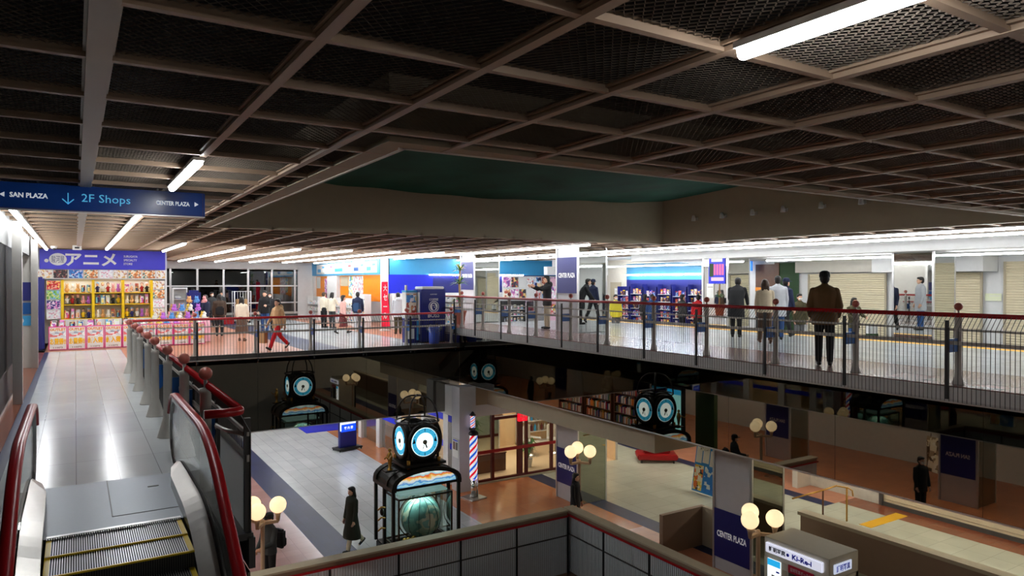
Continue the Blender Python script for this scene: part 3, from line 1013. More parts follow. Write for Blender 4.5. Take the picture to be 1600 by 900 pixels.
# glass case
b = MB().box((-.68, -.46, .45), (.72, .42, 1.62), M['vitrine'])
case = obj('glass_case', b, ck)
b = MB()
for x in (-.68, .72):
    for y in (-.46, .42): b.box((x - .018, y - .018, .42), (x + .018, y + .018, 1.64), brown)
for z in (.45, 1.62):
    for y in (-.46, .42): b.box((-.68, y - .018, z - .018), (.72, y + .018, z + .018), brown)
    for x in (-.68, .72): b.box((x - .018, -.46, z - .018), (x + .018, .42, z + .018), brown)
obj('case_frame', b, case)
gl = MB().ball((.1, .0, .98), .5, print_mat('globe_map', [rgb(110, 156, 150), rgb(124, 170, 160), rgb(100, 146, 142), rgb(186, 188, 166), rgb(118, 162, 154)], 2.2, 3, .3, kind='noise'), 28, 18)
g_ = obj('globe', gl, ck)
b = MB()
for w in (0, .5, 1.05, 1.6, 2.1, 2.6):
    b.tube([(.1 + .505 * math.cos(a) * math.cos(w), .505 * math.cos(a) * math.sin(w), .98 + .505 * math.sin(a)) for a in [2 * PI * k / 32 for k in range(32)]], .006, iron, 4, True)
b.tube([(.1 + .56 * math.cos(a), 0.1, .98 + .56 * math.sin(a)) for a in [2 * PI * k / 32 for k in range(32)]], .016, brown, 6, True)
obj('meridian_ring', b, g_)
obj('case_light', MB().box((-.6, -.38, 1.66), (.64, .36, 1.7), mat('case_light', (.42, .62, .58), .3, emit=(.3, .55, .5), es=.35)), ck)
b = MB()
for k in range(9):
    b.ball((-.5 + .04 * k + .02 * math.sin(k * 3), -.3 + .04 * (k % 3), .5 + .03 * (k % 4)), (.06, .05, .05), M['gold'], 10, 6)
obj('ornament', b, ck)
# barrel roof
def arch(r_h, hw, z0, n=14):
    return [(hw * math.cos(PI - PI * k / n), z0 + r_h * math.sin(PI * k / n) ** .8) for k in range(n + 1)]
outer = arch(.42, KX + .06, 1.93); inn = arch(.32, KX - .06, 1.93)
b = MB()
n = len(outer)
for y0, y1, sc_ in ((-KY - .06, -KY + .02, 1.), (-KY + .02, -KY + .3, .96), (-KY + .3, -KY + .44, 1.0), (-KY + .44, .42, .96), (.42, KY + .06, 1.0)):
    po = [(p[0] * sc_, 1.93 + (p[1] - 1.93) * sc_) for p in outer]
    vs = [(p[0], y0, p[1]) for p in po] + [(p[0], y1, p[1]) for p in po] + [(p[0], y0, p[1]) for p in inn] + [(p[0], y1, p[1]) for p in inn]
    fs = []
    for i in range(n - 1):
        fs += [(i, i + 1, n + i + 1, n + i), (2 * n + i, 3 * n + i, 3 * n + i + 1, 2 * n + i + 1), (i, 2 * n + i, 2 * n + i + 1, i + 1), (n + i, n + i + 1, 3 * n + i + 1, 3 * n + i)]
    b.add(vs, fs, iron)
b.box((-KX - .06, -KY - .05, 1.86), (-KX + .06, KY + .05, 1.95), iron).box((KX - .06, -KY - .05, 1.86), (KX + .06, KY + .05, 1.95), iron)
b.box((-KX, -KY - .03, 1.88), (KX, -KY + .03, 1.94), iron).box((-KX, KY - .03, 1.88), (KX, KY + .03, 1.94), iron)
obj('barrel_roof', b, ck)
def lun_mat():
    m = bpy.data.materials.new('lunette_painting'); m.use_nodes = True
    nt = m.node_tree; bs = nt.nodes['Principled BSDF']
    tc = nt.nodes.new('ShaderNodeTexCoord'); sp = nt.nodes.new('ShaderNodeSeparateXYZ')
    nt.links.new(tc.outputs['Object'], sp.inputs[0])
    nz = nt.nodes.new('ShaderNodeTexNoise'); nz.inputs['Scale'].default_value = 5; nz.inputs['Detail'].default_value = 4
    nt.links.new(tc.outputs['Object'], nz.inputs['Vector'])
    ma = nt.nodes.new('ShaderNodeMath'); ma.operation = 'MULTIPLY_ADD'; ma.inputs[1].default_value = .22
    nt.links.new(nz.outputs['Fac'], ma.inputs[0]); nt.links.new(sp.outputs['Z'], ma.inputs[2])
    cr = nt.nodes.new('ShaderNodeValToRGB'); e = cr.color_ramp.elements
    mr = nt.nodes.new('ShaderNodeMapRange'); mr.inputs['From Min'].default_value = 2.02; mr.inputs['From Max'].default_value = 2.36
    nt.links.new(ma.outputs[0], mr.inputs['Value']); nt.links.new(mr.outputs['Result'], cr.inputs['Fac'])
    for p, c in ((.0, rgb(30, 120, 190)), (.2, rgb(170, 225, 240)), (.28, rgb(40, 130, 200)), (.42, rgb(230, 240, 235)), (.55, rgb(240, 190, 90)), (.68, rgb(226, 84, 40)), (.8, rgb(150, 220, 225)), (1., rgb(120, 210, 220))):
        x = e.new(p); x.color = c + (1,)
    e.remove(e[0]); e.remove(e[-1])
    nt.links.new(cr.outputs['Color'], bs.inputs['Base Color']); nt.links.new(cr.outputs['Color'], bs.inputs['Emission Color'])
    bs.inputs['Emission Strength'].default_value = .8
    return m
lm = lun_mat()
for y0 in (-KY - .01, KY - .01):
    obj('lunette', MB().prism([(p[0] * .98, p[1]) for p in inn], y0, y0 + .02, lm), ck)
# four drum clocks
dial_blue = mat('dial_blue', rgb(58, 172, 214), .4, emit=rgb(58, 172, 214), es=.95)
dial_white = mat('dial_white', (.9, 1, 1), .4, emit=(.86, 1, 1), es=1.5)
ZD = 2.93
dcent = MB().lathe([(.3, 2.35), (.27, 2.45), (.27, 3.22), (.2, 3.28)], iron, (0, 0, 0), 20)
dcent.box((-.55, -.5, 2.36), (.55, .5, 2.42), iron)
obj('clock_housing', dcent, ck)
for k in range(4):
    rot = Matrix.Rotation(PI / 2 * k, 3, 'Z')
    def dr(prof, material, smooth=True, n=36):
        q = MB().lathe(prof, material, (0, 0, 0), n, smooth)
        # turned about z -> lay along -y, then swing to its side
        q.v = [tuple(rot @ Vector((v[0], -.25 - v[2], ZD + v[1]))) for v in q.v]
        return q
    d_ = obj('clock_drum', dr([(.40, 0), (.43, .02), (.43, .17), (.45, .18), (.45, .215), (.42, .235), (.37, .235), (.37, .19)], iron), ck)
    obj('dial', dr([(.345, .19), (.345, .2), (.345, .202)], dial_white, False), d_)
    # blue chapter ring
    b = MB(); vs = []; fs = []; n = 36
    for r_ in (.225, .335):
        for i in range(n): vs.append(rot @ Vector((r_ * math.cos(2 * PI * i / n), -.25 - .206, ZD + r_ * math.sin(2 * PI * i / n))))
    for i in range(n): fs.append((i, (i + 1) % n, n + (i + 1) % n, n + i))
    b.add(vs, fs, dial_blue)
    obj('chapter_ring', b, d_)
    b = MB()
    for h in range(12):
        w = PI / 6 * h; L_ = .05 if h % 3 else .075
        p = Vector((math.sin(w), 0, math.cos(w))); s_ = Vector((math.cos(w), 0, -math.sin(w))) * (.005 if h % 3 else .009)
        q = [p * .33 - s_, p * .33 + s_, p * (.33 - L_) + s_, p * (.33 - L_) - s_]
        b.add([rot @ (v + Vector((0, -.25 - .21, ZD))) for v in q], [(0, 1, 2, 3)], iron)
    obj('hour_marks', b, d_)
    def hand(w, L_, wd, y):
        p = Vector((math.sin(w), 0, math.cos(w))); s_ = Vector((math.cos(w), 0, -math.sin(w))) * wd
        q = [-p * .05 - s_, -p * .05 + s_, p * L_ * .8 + s_ * 1.6, p * L_, p * L_ * .8 - s_ * 1.6]
        return MB().add([rot @ (v + Vector((0, y, ZD))) for v in q], [(0, 1, 2, 3, 4)], iron)
    obj('hour_hand', hand(R(160), .17, .012, -.25 - .214), d_)
    obj('minute_hand', hand(R(200), .2, .005, -.25 - .218), d_)
    hub = MB().lathe([(.055, .2), (.055, .225)], mat('hub_grey', rgb(110, 112, 100), .5), (0, 0, 0), 18)
    hub.v = [tuple(rot @ Vector((v[0], -.25 - v[2], ZD + v[1]))) for v in hub.v]
    obj('hub', hub, d_)
    b = MB().tube([rot @ Vector((.42 * math.cos(w), -.28, ZD + .42 * math.sin(w))) for w in [PI * q / 14 for q in range(15)]], .05, iron, 8)
    obj('drum_hood', b, d_)
for sx, sy in ((-1, -1), (1, -1), (-1, 1), (1, 1)):
    obj('bracket_leg', MB().tube([(sx * .38, sy * .38, 2.34), (sx * .38, sy * .38, 3.1)], .035, iron, 8).lathe([(.04, 2.3), (.045, 2.33), (.045, 2.5), (.04, 2.52)], M['gold'], (sx * .4, sy * .4, 0), 10), ck)
b = MB()
for k in range(4):
    w = PI / 4 + PI / 2 * k
    b.tube([(.54 * math.cos(w) * math.cos(a) ** .7, .54 * math.sin(w) * math.cos(a) ** .7, 3.38 + .62 * math.sin(a)) for a in [PI / 2 * q / 10 * .999 for q in range(11)]], .022, iron, 8)
b.tube([(.54 * math.cos(a), .54 * math.sin(a), 3.38) for a in [2 * PI * k / 24 for k in range(24)]], .022, iron, 8, True)
b.ball((0, 0, 4.0), .035, iron)
obj('crown_cage', b, ck)
b = MB().lathe([(.07, 2.3), (.07, 2.33), (.03, 2.35), (.05, 2.5), (.07, 2.62), (.05, 2.72), (.03, 2.74)], M['gold'], (-.8, -.2, 0), 12)
b.ball((-.8, -.2, 2.79), .045, M['gold']).tube([(-.8, -.26, 2.66), (-.9, -.36, 2.6), (-.96, -.38, 2.68)], .018, M['gold'], 6).tube([(-.8, -.14, 2.66), (-.9, -.1, 2.56)], .018, M['gold'], 6)
b.box((-.95, -.3, 2.28), (-.65, -.1, 2.31), iron)
obj('figurine', b, ck)
b = MB()
for z in (.9, 1.15, 1.4):
    b.tube([(-KX - .03, -.12, z), (-KX - .14, -.16, z + .04), (-KX - .2, -.1, z - .04)], .02, M['gold'], 6)
b.ball((-KX - .1, -.1, 1.3), (.05, .06, .09), iron)
obj('side_ornament', b, ck)

# ================================================================== barber shop
def striped_pole(b, r_, z0, z1, turns, c=(0, 0, 0), em=.7):
    cols = [mat('pole_white', (.9, .9, .92), .3, emit=(.9, .9, .95), es=em), mat('pole_blue', rgb(20, 92, 214), .3, emit=rgb(20, 92, 214), es=em), M['pole_white'], mat('pole_red', rgb(224, 20, 40), .3, emit=rgb(224, 20, 40), es=em)]
    n = 24; m_ = 40
    for k in range(n):
        vs = []; fs = []
        for i in range(m_ + 1):
            f = i / m_
            for kk in (k, k + 1):
                w = 2 * PI * (kk / n) - f * turns * 2 * PI
                vs.append((c[0] + r_ * math.cos(w), c[1] + r_ * math.sin(w), c[2] + z0 + (z1 - z0) * f))
        for i in range(m_): fs.append((2 * i, 2 * i + 1, 2 * i + 3, 2 * i + 2))
        b.add(vs, fs, cols[(k // 3) % 4], True)
    return b
bp = thing('barber_pole', 'floor standing barber pole spiralling red, white and blue on a steel foot', 'barber pole', (10.63, 19.35, Z1))
obj('foot', MB().box((-.3, -.3, 0), (.3, .3, .04), M['steel'], .2, .01).lathe([(.12, .04), (.1, .1)], M['steel'], (0, 0, 0), 16), bp)
obj('stem', MB().lathe([(.085, .04), (.085, .62)], M['chrome'], (0, 0, 0), 16).lathe([(.03, .04), (.03, .62)], M['chrome'], (.12, -.04, 0), 10), bp)
obj('striped_cylinder', striped_pole(MB(), .125, .62, 2.0, -1.75), bp)
obj('cap', MB().lathe([(.15, 1.99), (.16, 2.03), (.15, 2.06), (.1, 2.12), (.03, 2.15)], M['black'], (0, 0, 0), 18), bp)
wp = thing('wall_barber_pole', 'small barber pole lamp with black caps on the white pillar', 'barber pole', (10.9, 20.02, Z1 + 1.98))
obj('striped_cylinder', striped_pole(MB(), .075, .12, .5, -1.2, (0, -.12, 0), 1.3), wp)
obj('cap', MB().lathe([(.09, .5), (.11, .52), (.05, .6), (.01, .64)], M['black'], (0, -.12, 0), 16), wp)
obj('wall_bracket', MB().lathe([(.05, 0), (.11, .06), (.09, .12)], M['black'], (0, -.12, 0), 16).box((-.06, -.12, .02), (.06, 0, .1), M['black']), wp)
# facade: white pillar, white header, maroon glass front
SH0, SH1 = 11.0, 17.5
struct('wall_barber_pillar', MB().box((10.5, 20.05, Z1), (11.1, 20.6, -1.3), M['lpanel']))
struct('wall_barber_header', MB().box((11.1, 20.56, Z1 + 2.28), (SH1, 20.62, -1.3), M['lpanel']))
shop_in = mat('warm_interior_wall', rgb(232, 200, 156), .7)
struct('wall_barber_inside', MB().box((10.6, 24.8, Z1), (SH1 + .2, 25.0, -1.3), shop_in).box((SH1 - .02, 20.6, Z1), (SH1, 25, -1.3), shop_in).box((SH1, 20.6, Z1), (SH1 + .1, 25, -1.3), M['offw']).box((11.1, 20.62, Z1), (SH1, 25, Z1 + .01), mat('cream_shop_floor', rgb(226, 196, 158), .3)))
struct('wall_beam_box', MB().box((11.75, 12.4, -2.0), (11.95, 20.56, -1.26), M['beige']).box((11.95, 12.4, -2.0), (16.5, 12.6, -1.26), M['beige']).box((XR + .09, 20.4, -2.0), (11.75, 20.56, -1.26), M['beige']))
bf = thing('glass_shopfront', 'dark red framed glass front of the barber shop with a red band across the panes', 'shopfront', (11.1, 20.6, Z1))
xs = [0.0, .95, 2.05, 2.32, 3.4, 4.4, 5.1]
for x in xs:
    w = .1 if x == 2.05 else .05
    obj('mullion', MB().box((x - w, -.05, 0), (x + w, .05, 2.28), M['maroon']), bf)
obj('door_rail', MB().box((.95, -.045, 2.1), (5.1, .045, 2.2), M['maroon']).box((.0, -.045, .0), (5.1, .045, .12), M['maroon']), bf)
obj('red_band', MB().box((0, -.055, 1.0), (5.1, -.045, 1.11), mat('red_film', rgb(160, 16, 26), .4)), bf)
for a, c in zip(xs[:-1], xs[1:]):
    obj('pane', MB().box((a + .03, -.008, .12), (c - .03, .008, 2.25), M['glass']), bf)
obj('sill', MB().box((0, -.12, -.0), (5.1, -.05, .05), M['beige']), bf)
rs = thing('hanging_shop_sign', 'small glowing red shop sign at the top of the barber shop door', 'sign', (13.02, 20.42, Z1 + 1.98))
obj('box', MB().box((0, 0, 0), (.34, .12, .26), mat('red_sign', rgb(230, 16, 40), .4, emit=rgb(230, 10, 40), es=1.1)), rs)
for s_, z_, w_, h_ in (('美容室', .17, .27, .09), ('OPEN', .07, .12, .05)):
    b = MB(); letter(b, s_, (.17, -.006, z_), w_, h_, M['white'], '-y', .01); obj('lettering', b, rs)
# inside: sign lettering, chairs, plant, lamp
b = MB(); letter(b, '美 容 室', (14.4, 24.76, Z1 + .72), .9, .26, mat('red_letters', rgb(170, 40, 40), .5), '-y'); letter(b, 'THE BARBER', (14.5, 24.76, Z1 + 1.12), .6, .09, M['wood'], '-y')
tag(obj('wall_lettering', b, None, (14.4, 24.76, Z1 + .9)), 'red lettering on the warm wall inside the barber shop', 'sign')
t = thing('partition', 'dark brown low partition inside the barber shop entrance', 'partition', (11.3, 21.6, Z1 + .012))
obj('board', MB().box((0, 0, .0), (1.9, .08, .62), M['wood']), t); obj('coping', MB().box((-.02, -.02, .62), (1.92, .1, .66), M['maroon']), t)
t = thing('pendant_lamp', 'pendant lamp hanging over the barber shop entrance', 'lamp', (13.5, 22.6, Z1 + 1.75))
obj('shade', MB().lathe([(.03, .2), (.1, .14), (.2, 0), (.19, .0)], M['wood'], (0, 0, 0), 16), t)
obj('bulb', MB().ball((0, 0, .02), .07, mat('warm_bulb', (1, .8, .5), .4, emit=(1, .78, .45), es=14)), t)
obj('cord', MB().tube([(0, 0, .2), (0, 0, 1.64)], .008, M['black'], 6), t)
for i, (x, y) in enumerate(((15.2, 22.9), (16.2, 22.7))):
    t = thing('barber_chair', 'cream barber chair inside the glass shop, %s' % ('nearer the plant' if i == 0 else 'farther from the plant'), 'chair', (x, y, Z1 + .012), .5, 'barber chairs')
    obj('base', MB().lathe([(.3, 0.01), (.3, .04), (.06, .08), (.05, .42)], M['chrome'], (0, 0, 0), 16), t)
    obj('seat', MB().box((-.27, -.27, .42), (.27, .27, .54), M['cream'], 0, .03), t)
    obj('backrest', MB().box((-.25, .2, .54), (.25, .3, 1.15), M['cream'], 0, .03), t)
    for s_ in (-1, 1): obj('armrest', MB().box((s_ * .3 - .03, -.25, .6), (s_ * .3 + .03, .25, .68), M['white'], 0, .02), t)
t = thing('potted_plant', 'green potted plant behind the barber shop glass', 'plant', (14.1, 21.5, Z1 + .012))
obj('pot', MB().lathe([(.12, 0), (.16, .3), (.17, .32)], M['white'], (0, 0, 0), 14), t)
b = MB()
for k in range(22):
    w = k * 2.4; tl = rnd.uniform(.35, .8); L_ = rnd.uniform(.35, .6)
    p0 = Vector((0, 0, .3)); p1 = Vector((math.cos(w) * L_ * .4, math.sin(w) * L_ * .4, .3 + tl)); p2 = Vector((math.cos(w) * L_, math.sin(w) * L_, .25 + tl * .8)); sd = Vector((-math.sin(w), math.cos(w), 0)) * .06
    b.add([p0, p1 + sd, p2, p1 - sd], [(0, 1, 2, 3)], M['leaf'])
obj('foliage', b, t)
shelfm = [print_mat('salon_goods', [rgb(220, 220, 220), rgb(60, 60, 70), rgb(150, 40, 50), rgb(240, 230, 210), rgb(90, 100, 120)], 7, 2)]
t = thing('salon_shelf', 'shelving crowded with bottles at the back of the barber shop', 'shelf', (15.6, 24.4, Z1 + .012))
obj('frame', MB().box((0, 0, 0), (1.8, .35, .08), M['white']).box((0, 0, 0), (.04, .35, 2.2), M['white']).box((1.76, 0, 0), (1.8, .35, 2.2), M['white']), t)
for k in range(4):
    obj('shelf_board', MB().box((.04, .0, .5 + .45 * k), (1.76, .35, .53 + .45 * k), M['white']), t)
bn = 0
for k in range(4):
    for q in range(9):
        bt = obj('bottle', MB().lathe([(.05, 0), (.055, .02), (.055, .2), (.02, .25), (.02, .3)], rnd.choice([M['white'], M['black'], M['maroon'], M['steel'], M['cyan']]), (0, 0, 0), 10))
        bt.location = (15.75 + q * .17, 24.53, Z1 + .545 + .45 * k)
        tag(bt, 'bottle on the %s shelf of the barber shop rack, %s along' % (['lowest', 'second lowest', 'third', 'top'][k], ORD[q]), 'bottle', 'bottles in the barber shop')
L = bpy.data.lights.new('barber_ceiling_lamp', 'AREA'); L.energy = 130; L.color = (1, .86, .66); L.shape = 'RECTANGLE'; L.size = 4; L.size_y = 3
lo = bpy.data.objects.new('barber_ceiling_lamp', L); COL.objects.link(lo); lo.location = (13.8, 22.8, -1.4)

# shops along the white floor: glass front with white piers and blue bands
gs = thing('white_shopfront', 'white framed glass shopfront with blue bands behind the clock kiosk', 'shopfront', (10.6, 20.6, Z1))
obj('header', MB().box((0, 0, 2.35), (.2, 12, 3.35), M['white']), gs)
obj('sign_band', MB().box((-.02, .2, 2.14), (.0, 7.2, 2.35), M['deepblue']), gs)
for y in (0.6, 2.4, 4.6, 6.85, 9.0, 11.4):
    obj('pier', MB().box((-.03, y - .18, 0), (.22, y + .18, 2.36), M['white']), gs)
obj('blue_band', MB().box((.05, .2, 1.2), (.07, 12, 1.4), M['deepblue']), gs)
obj('glass', MB().box((.08, .2, .05), (.09, 12, 2.35), M['glass']), gs)
struct('wall_shop_inside', MB().box((12.6, 25.0, Z1), (12.7, 33, -1.3), print_mat('shop_inside', [rgb(236, 232, 226), rgb(232, 170, 120), rgb(240, 240, 240), rgb(200, 210, 214), rgb(236, 190, 150)], 1.1, 5)))
t = thing('notice_poster', 'white notice with two portraits on the pillar behind the clock kiosk', 'poster', (10.49, 20.3, Z1 + 1.1))
obj('sheet', MB().box((-.012, -.2, 0), (0, .2, .6), M['paper']), t); b = MB().box((-.016, -.16, .25), (-.012, -.02, .5), M['dgrey']).box((-.016, .02, .25), (-.012, .16, .5), M['wood']).box((-.016, -.16, .53), (-.012, .16, .57), M['deepblue'])
obj('print', b, t)

# lit display stand on the white floor
ds = thing('display_stand', 'upright lit display with a white and blue screen on a wheeled black foot', 'display', (9.37, 27.7, Z1), R(12))
obj('foot', MB().box((-.55, -.3, .06), (.55, .3, .12), M['black'], 0, .02), ds)
for sx in (-1, 1):
    for sy in (-1, 1): obj('caster', MB().ball((sx * .48, sy * .26, .035), .035, M['rubber'], 8, 6), ds)
obj('housing', MB().box((-.38, -.08, .12), (.38, .08, 1.95), M['navy'], 0, .01), ds)
b = MB().box((-.33, -.09, .85), (.33, -.081, 1.9), mat('screen_white', (.85, .9, 1), .3, emit=(.85, .92, 1), es=1.1)).box((-.33, -.092, .75), (.33, -.081, 1.05), mat('screen_blue', rgb(16, 70, 230), .3, emit=rgb(16, 70, 230), es=1.1))
letter(b, 'CENTER', (0, -.095, 1.72), .42, .09, M['navy'], '-y', .02); letter(b, 'PLAZA', (0, -.095, 1.58), .36, .09, M['navy'], '-y', .02); letter(b, '案 内 図', (0, -.095, .9), .4, .12, M['screen_white'], '-y', .02)
b.box((-.38, -.1, .8), (-.335, -.08, 1.93), M['screen_white'])
obj('screen', b, ds)
tag(obj('floor_mat', MB().box((-1.2, -.9, 0), (1.2, .9, .012), M['deepblue']), None, None, (10.0, 32.5, Z1)), 'blue mat spread on the floor behind the lit display', 'mat')

# ================================================================== ground floor under the raised walkway
pb = thing('poster_board', 'leaning blue notice board covered with printed sheets, on the terracotta floor', 'notice board', (17.0, 15.75, Z1), 0)
b = MB().prism([(-.0, 0.05), (.05, .05), (.32, 1.6), (.27, 1.6)], -.48, .48, mat('board_blue', rgb(40, 140, 220), .5), 'y')
obj('board', b, pb)
def on_board(y0, y1, h0, h1, m_, name):
    f = lambda h: (h - .05) / 1.55 * .27 - .006
    obj(name, MB().add([(f(h0), y0, h0), (f(h0), y1, h0), (f(h1), y1, h1), (f(h1), y0, h1), (f(h0) + .004, y0, h0), (f(h0) + .004, y1, h0), (f(h1) + .004, y1, h1), (f(h1) + .004, y0, h1)], [(0, 1, 2, 3), (4, 7, 6, 5), (0, 4, 5, 1), (1, 5, 6, 2), (2, 6, 7, 3), (3, 7, 4, 0)], m_), pb)
on_board(.2, .44, .95, 1.45, M['paper'], 'sheet'); on_board(-.1, .16, .98, 1.5, M['paper'], 'sheet'); on_board(-.4, -.14, .92, 1.4, M['paper'], 'sheet'); on_board(-.05, .3, 1.35, 1.58, print_mat('newsprint', [rgb(230, 230, 220), rgb(200, 200, 195), rgb(120, 120, 120), rgb(240, 240, 235)], 16, 3), 'sheet')
on_board(.08, .45, .1, .88, print_mat('campaign_print', [rgb(246, 240, 214), rgb(240, 120, 40), rgb(244, 214, 90), rgb(250, 246, 230), rgb(50, 50, 60)], 9, 4), 'poster')
on_board(-.45, .02, .1, .88, print_mat('blue_logo_print', [rgb(30, 120, 214), rgb(30, 120, 214), rgb(36, 128, 220), rgb(230, 240, 250)], 8, 6), 'poster')
obj('prop_leg', MB().box((.3, -.4, 0), (.62, -.36, .04), M['alu']).tube([(.6, -.38, .02), (.28, -.38, 1.4)], .014, M['alu'], 6).tube([(.6, .38, .02), (.28, .38, 1.4)], .014, M['alu'], 6), pb)
rb = thing('red_bench', 'low red bench on short feet on the far terracotta floor', 'bench', (18.75, 19.7, Z1), R(-35))
obj('seat', MB().box((-.75, -.45, .12), (.75, .45, .32), M['bench'], 0, .04), rb)
obj('backrest', MB().box((-.5, -.2, .32), (.5, .2, .75), M['bench'], 0, .04), rb)
for sx in (-1, 1):
    for sy in (-1, 1): obj('leg', MB().box((sx * .6 - .03, sy * .35 - .03, 0), (sx * .6 + .03, sy * .35 + .03, .13), M['black']), rb)
struct('wall_brown_partition', MB().box((12.36, 12.75, Z1), (13.85, 12.87, -3.7), M['brownwall']).box((13.75, 11.4, Z1), (13.87, 12.75, -3.7), M['beige']))
struct('wall_low', MB().box((15.55, -2, Z1), (15.75, 11.15, -3.78), M['brownwall']).box((15.5, -2, -3.78), (15.8, 11.2, -3.7), M['beige']))
struct('wall_ground_shutters', MB().box((20.9, -2, Z1 + .12), (21.0, 12.1, -1.3), M['shutter']).box((20.87, -2, Z1), (21.0, 12.1, Z1 + .11), M['dgrey']).box((20.9, 12.2, Z1 + 1.1), (21.0, 14.6, -1.3), M['shutter']).box((20.88, 12.2, Z1), (21.0, 14.6, Z1 + 1.08), mat('marble', rgb(206, 204, 192), .3, var=.18, scale=5)).box((20.84, 12.1, Z1), (21.02, 12.22, -1.3), M['dgrey']).box((20.84, 12.2, Z1 + 1.06), (20.9, 14.6, Z1 + 1.12), M['wood']).box((20.2, 14.6, Z1), (21.0, 14.8, -1.3), M['cream']))
for y in range(24):
    pass
b = MB()
for k in range(19): b.box((20.885, -2, Z1 + .2 + k * .17), (20.9, 12.1, Z1 + .21 + k * .17), M['beige'])
struct('trim_shutter_lines', b)
struct('trim_tactile', MB().box((18.65, 11.15, Z1), (20.5, 11.5, Z1 + .006), M['yellowtile']))
hr = thing('handrail', 'thin brass handrail bending down beside the yellow tactile strip', 'handrail', (18.4, 12.0, Z1))
obj('bar', MB().tube([(-1.6, .3, .82), (-.4, .25, .86), (.1, .1, .96), (.2, -.2, .96), (.24, -.3, .9), (.24, -.32, .75)], .022, M['gold'], 8), hr)
obj('post', MB().tube([(-.3, .25, 0), (-.3, .25, .86)], .025, M['wood'], 8), hr); obj('post', MB().tube([(.2, -.16, 0), (.2, -.16, .96)], .025, M['gold'], 8), hr)
struct('wall_green_ground', MB().box((16.5, 27.0, Z1), (24, 27.2, -1.3), M['cream']).box((17.2, 26.95, Z1), (18.4, 27.0, Z1 + 2.2), M['green']))
# photo booth
pbt = thing('photo_booth', 'beige photo booth with a lit header and a bright instruction panel', 'photo booth', (11.05, 7.35, Z1))
bw = mat('booth_shell', rgb(196, 190, 172), .45)
b = MB().box((0, 0, 0), (.85, 1.35, .08), bw).box((0, 0, 1.62), (.85, 1.35, 2.0), bw, 0, .01).box((.78, 0, .08), (.85, 1.35, 1.62), bw).box((0, 0, .08), (.85, .05, 1.62), bw).box((0, 1.3, .08), (.85, 1.35, 1.62), bw).box((0, .82, .08), (.78, 1.3, 1.62), bw).box((0, .05, .08), (.75, .26, 1.62), bw)
obj('cabin', b, pbt)
lit = mat('booth_lit', (.85, .86, 1), .4, emit=(.82, .84, 1), es=.62)
hd = obj('header', MB().box((-.06, .1, 1.74), (0, 1.28, 1.92), lit, 0, .01), pbt)
b = MB(); letter(b, '証明写真', (-.064, 1.02, 1.83), .36, .1, M['black'], '-x', .04); obj('lettering', b, hd)
b = MB(); letter(b, 'Ki-Re-i', (-.064, .5, 1.83), .4, .1, M['deepblue'], '-x', .04); obj('lettering', b, hd)
obj('emblem', MB().prism([(.79 + .03 * math.cos(k * PI / 6), 1.83 + .03 * math.sin(k * PI / 6)) for k in range(12)], -.067, -.061, M['deepblue'], 'x'), hd)
sp_ = obj('side_sign', MB().box((.12, -.02, 1.72), (.62, 0, 1.88), mat('booth_sign_light', (.75, .8, 1), .4, emit=(.7, .78, 1), es=.6)), pbt)
b = MB(); letter(b, '証明写真', (.37, -.024, 1.8), .4, .12, M['deepblue'], '-y', .02); obj('lettering', b, sp_)
pn = obj('instruction_panel', MB().box((-.02, .98, .5), (0, 1.26, 1.62), mat('booth_panel', (.9, .95, 1), .4, emit=(.85, .93, 1), es=1.2)), pbt)
b = MB().box((-.024, .98, 1.5), (-.02, 1.26, 1.62), mat('panel_cyan', rgb(40, 170, 230), .4, emit=rgb(40, 170, 230), es=.9))
for k in range(9): b.box((-.024, 1.0 + .1 * (k % 2), 1.4 - k * .09), (-.02, 1.07 + .1 * (k % 2), 1.43 - k * .09), [M['deepblue'], M['grey'], M['orange']][k % 3])
obj('print', b, pn)
b = MB().box((-.012, .3, 1.5), (0, .82, 1.64), mat('booth_red', rgb(176, 20, 50), .5)); letter(b, '証明写真ボックス', (-.016, .56, 1.57), .42, .07, M['white'], '-x'); obj('red_band', b, pbt)
obj('slot_panel', MB().box((-.01, .86, .9), (0, .95, 1.5), M['beige']).box((-.014, .88, 1.0), (-.01, .94, 1.06), M['red']), pbt)
obj('curtain', MB().add([(.03 + .015 * math.sin(k * 1.6), .3 + .26 * k / 10, z) for z in (.7, 1.5) for k in range(11)], [(k, k + 1, k + 12, k + 11) for k in range(10)], M['dgrey'], True), pbt)
obj('stool', MB().lathe([(.14, .08), (.05, .1), (.05, .42), (.16, .45), (.16, .5)], M['black'], (.4, .55, 0), 14), pbt)
b = MB().box((-.008, .08, .9), (0, .22, 1.4), M['navy']).box((.1, -.006, .9), (.3, 0, 1.2), M['navy']).box((.4, -.006, 1.0), (.5, 0, 1.3), M['grey']).box((.56, -.006, 1.1), (.6, 0, 1.5), M['deepblue']); obj('decal', b, pbt)
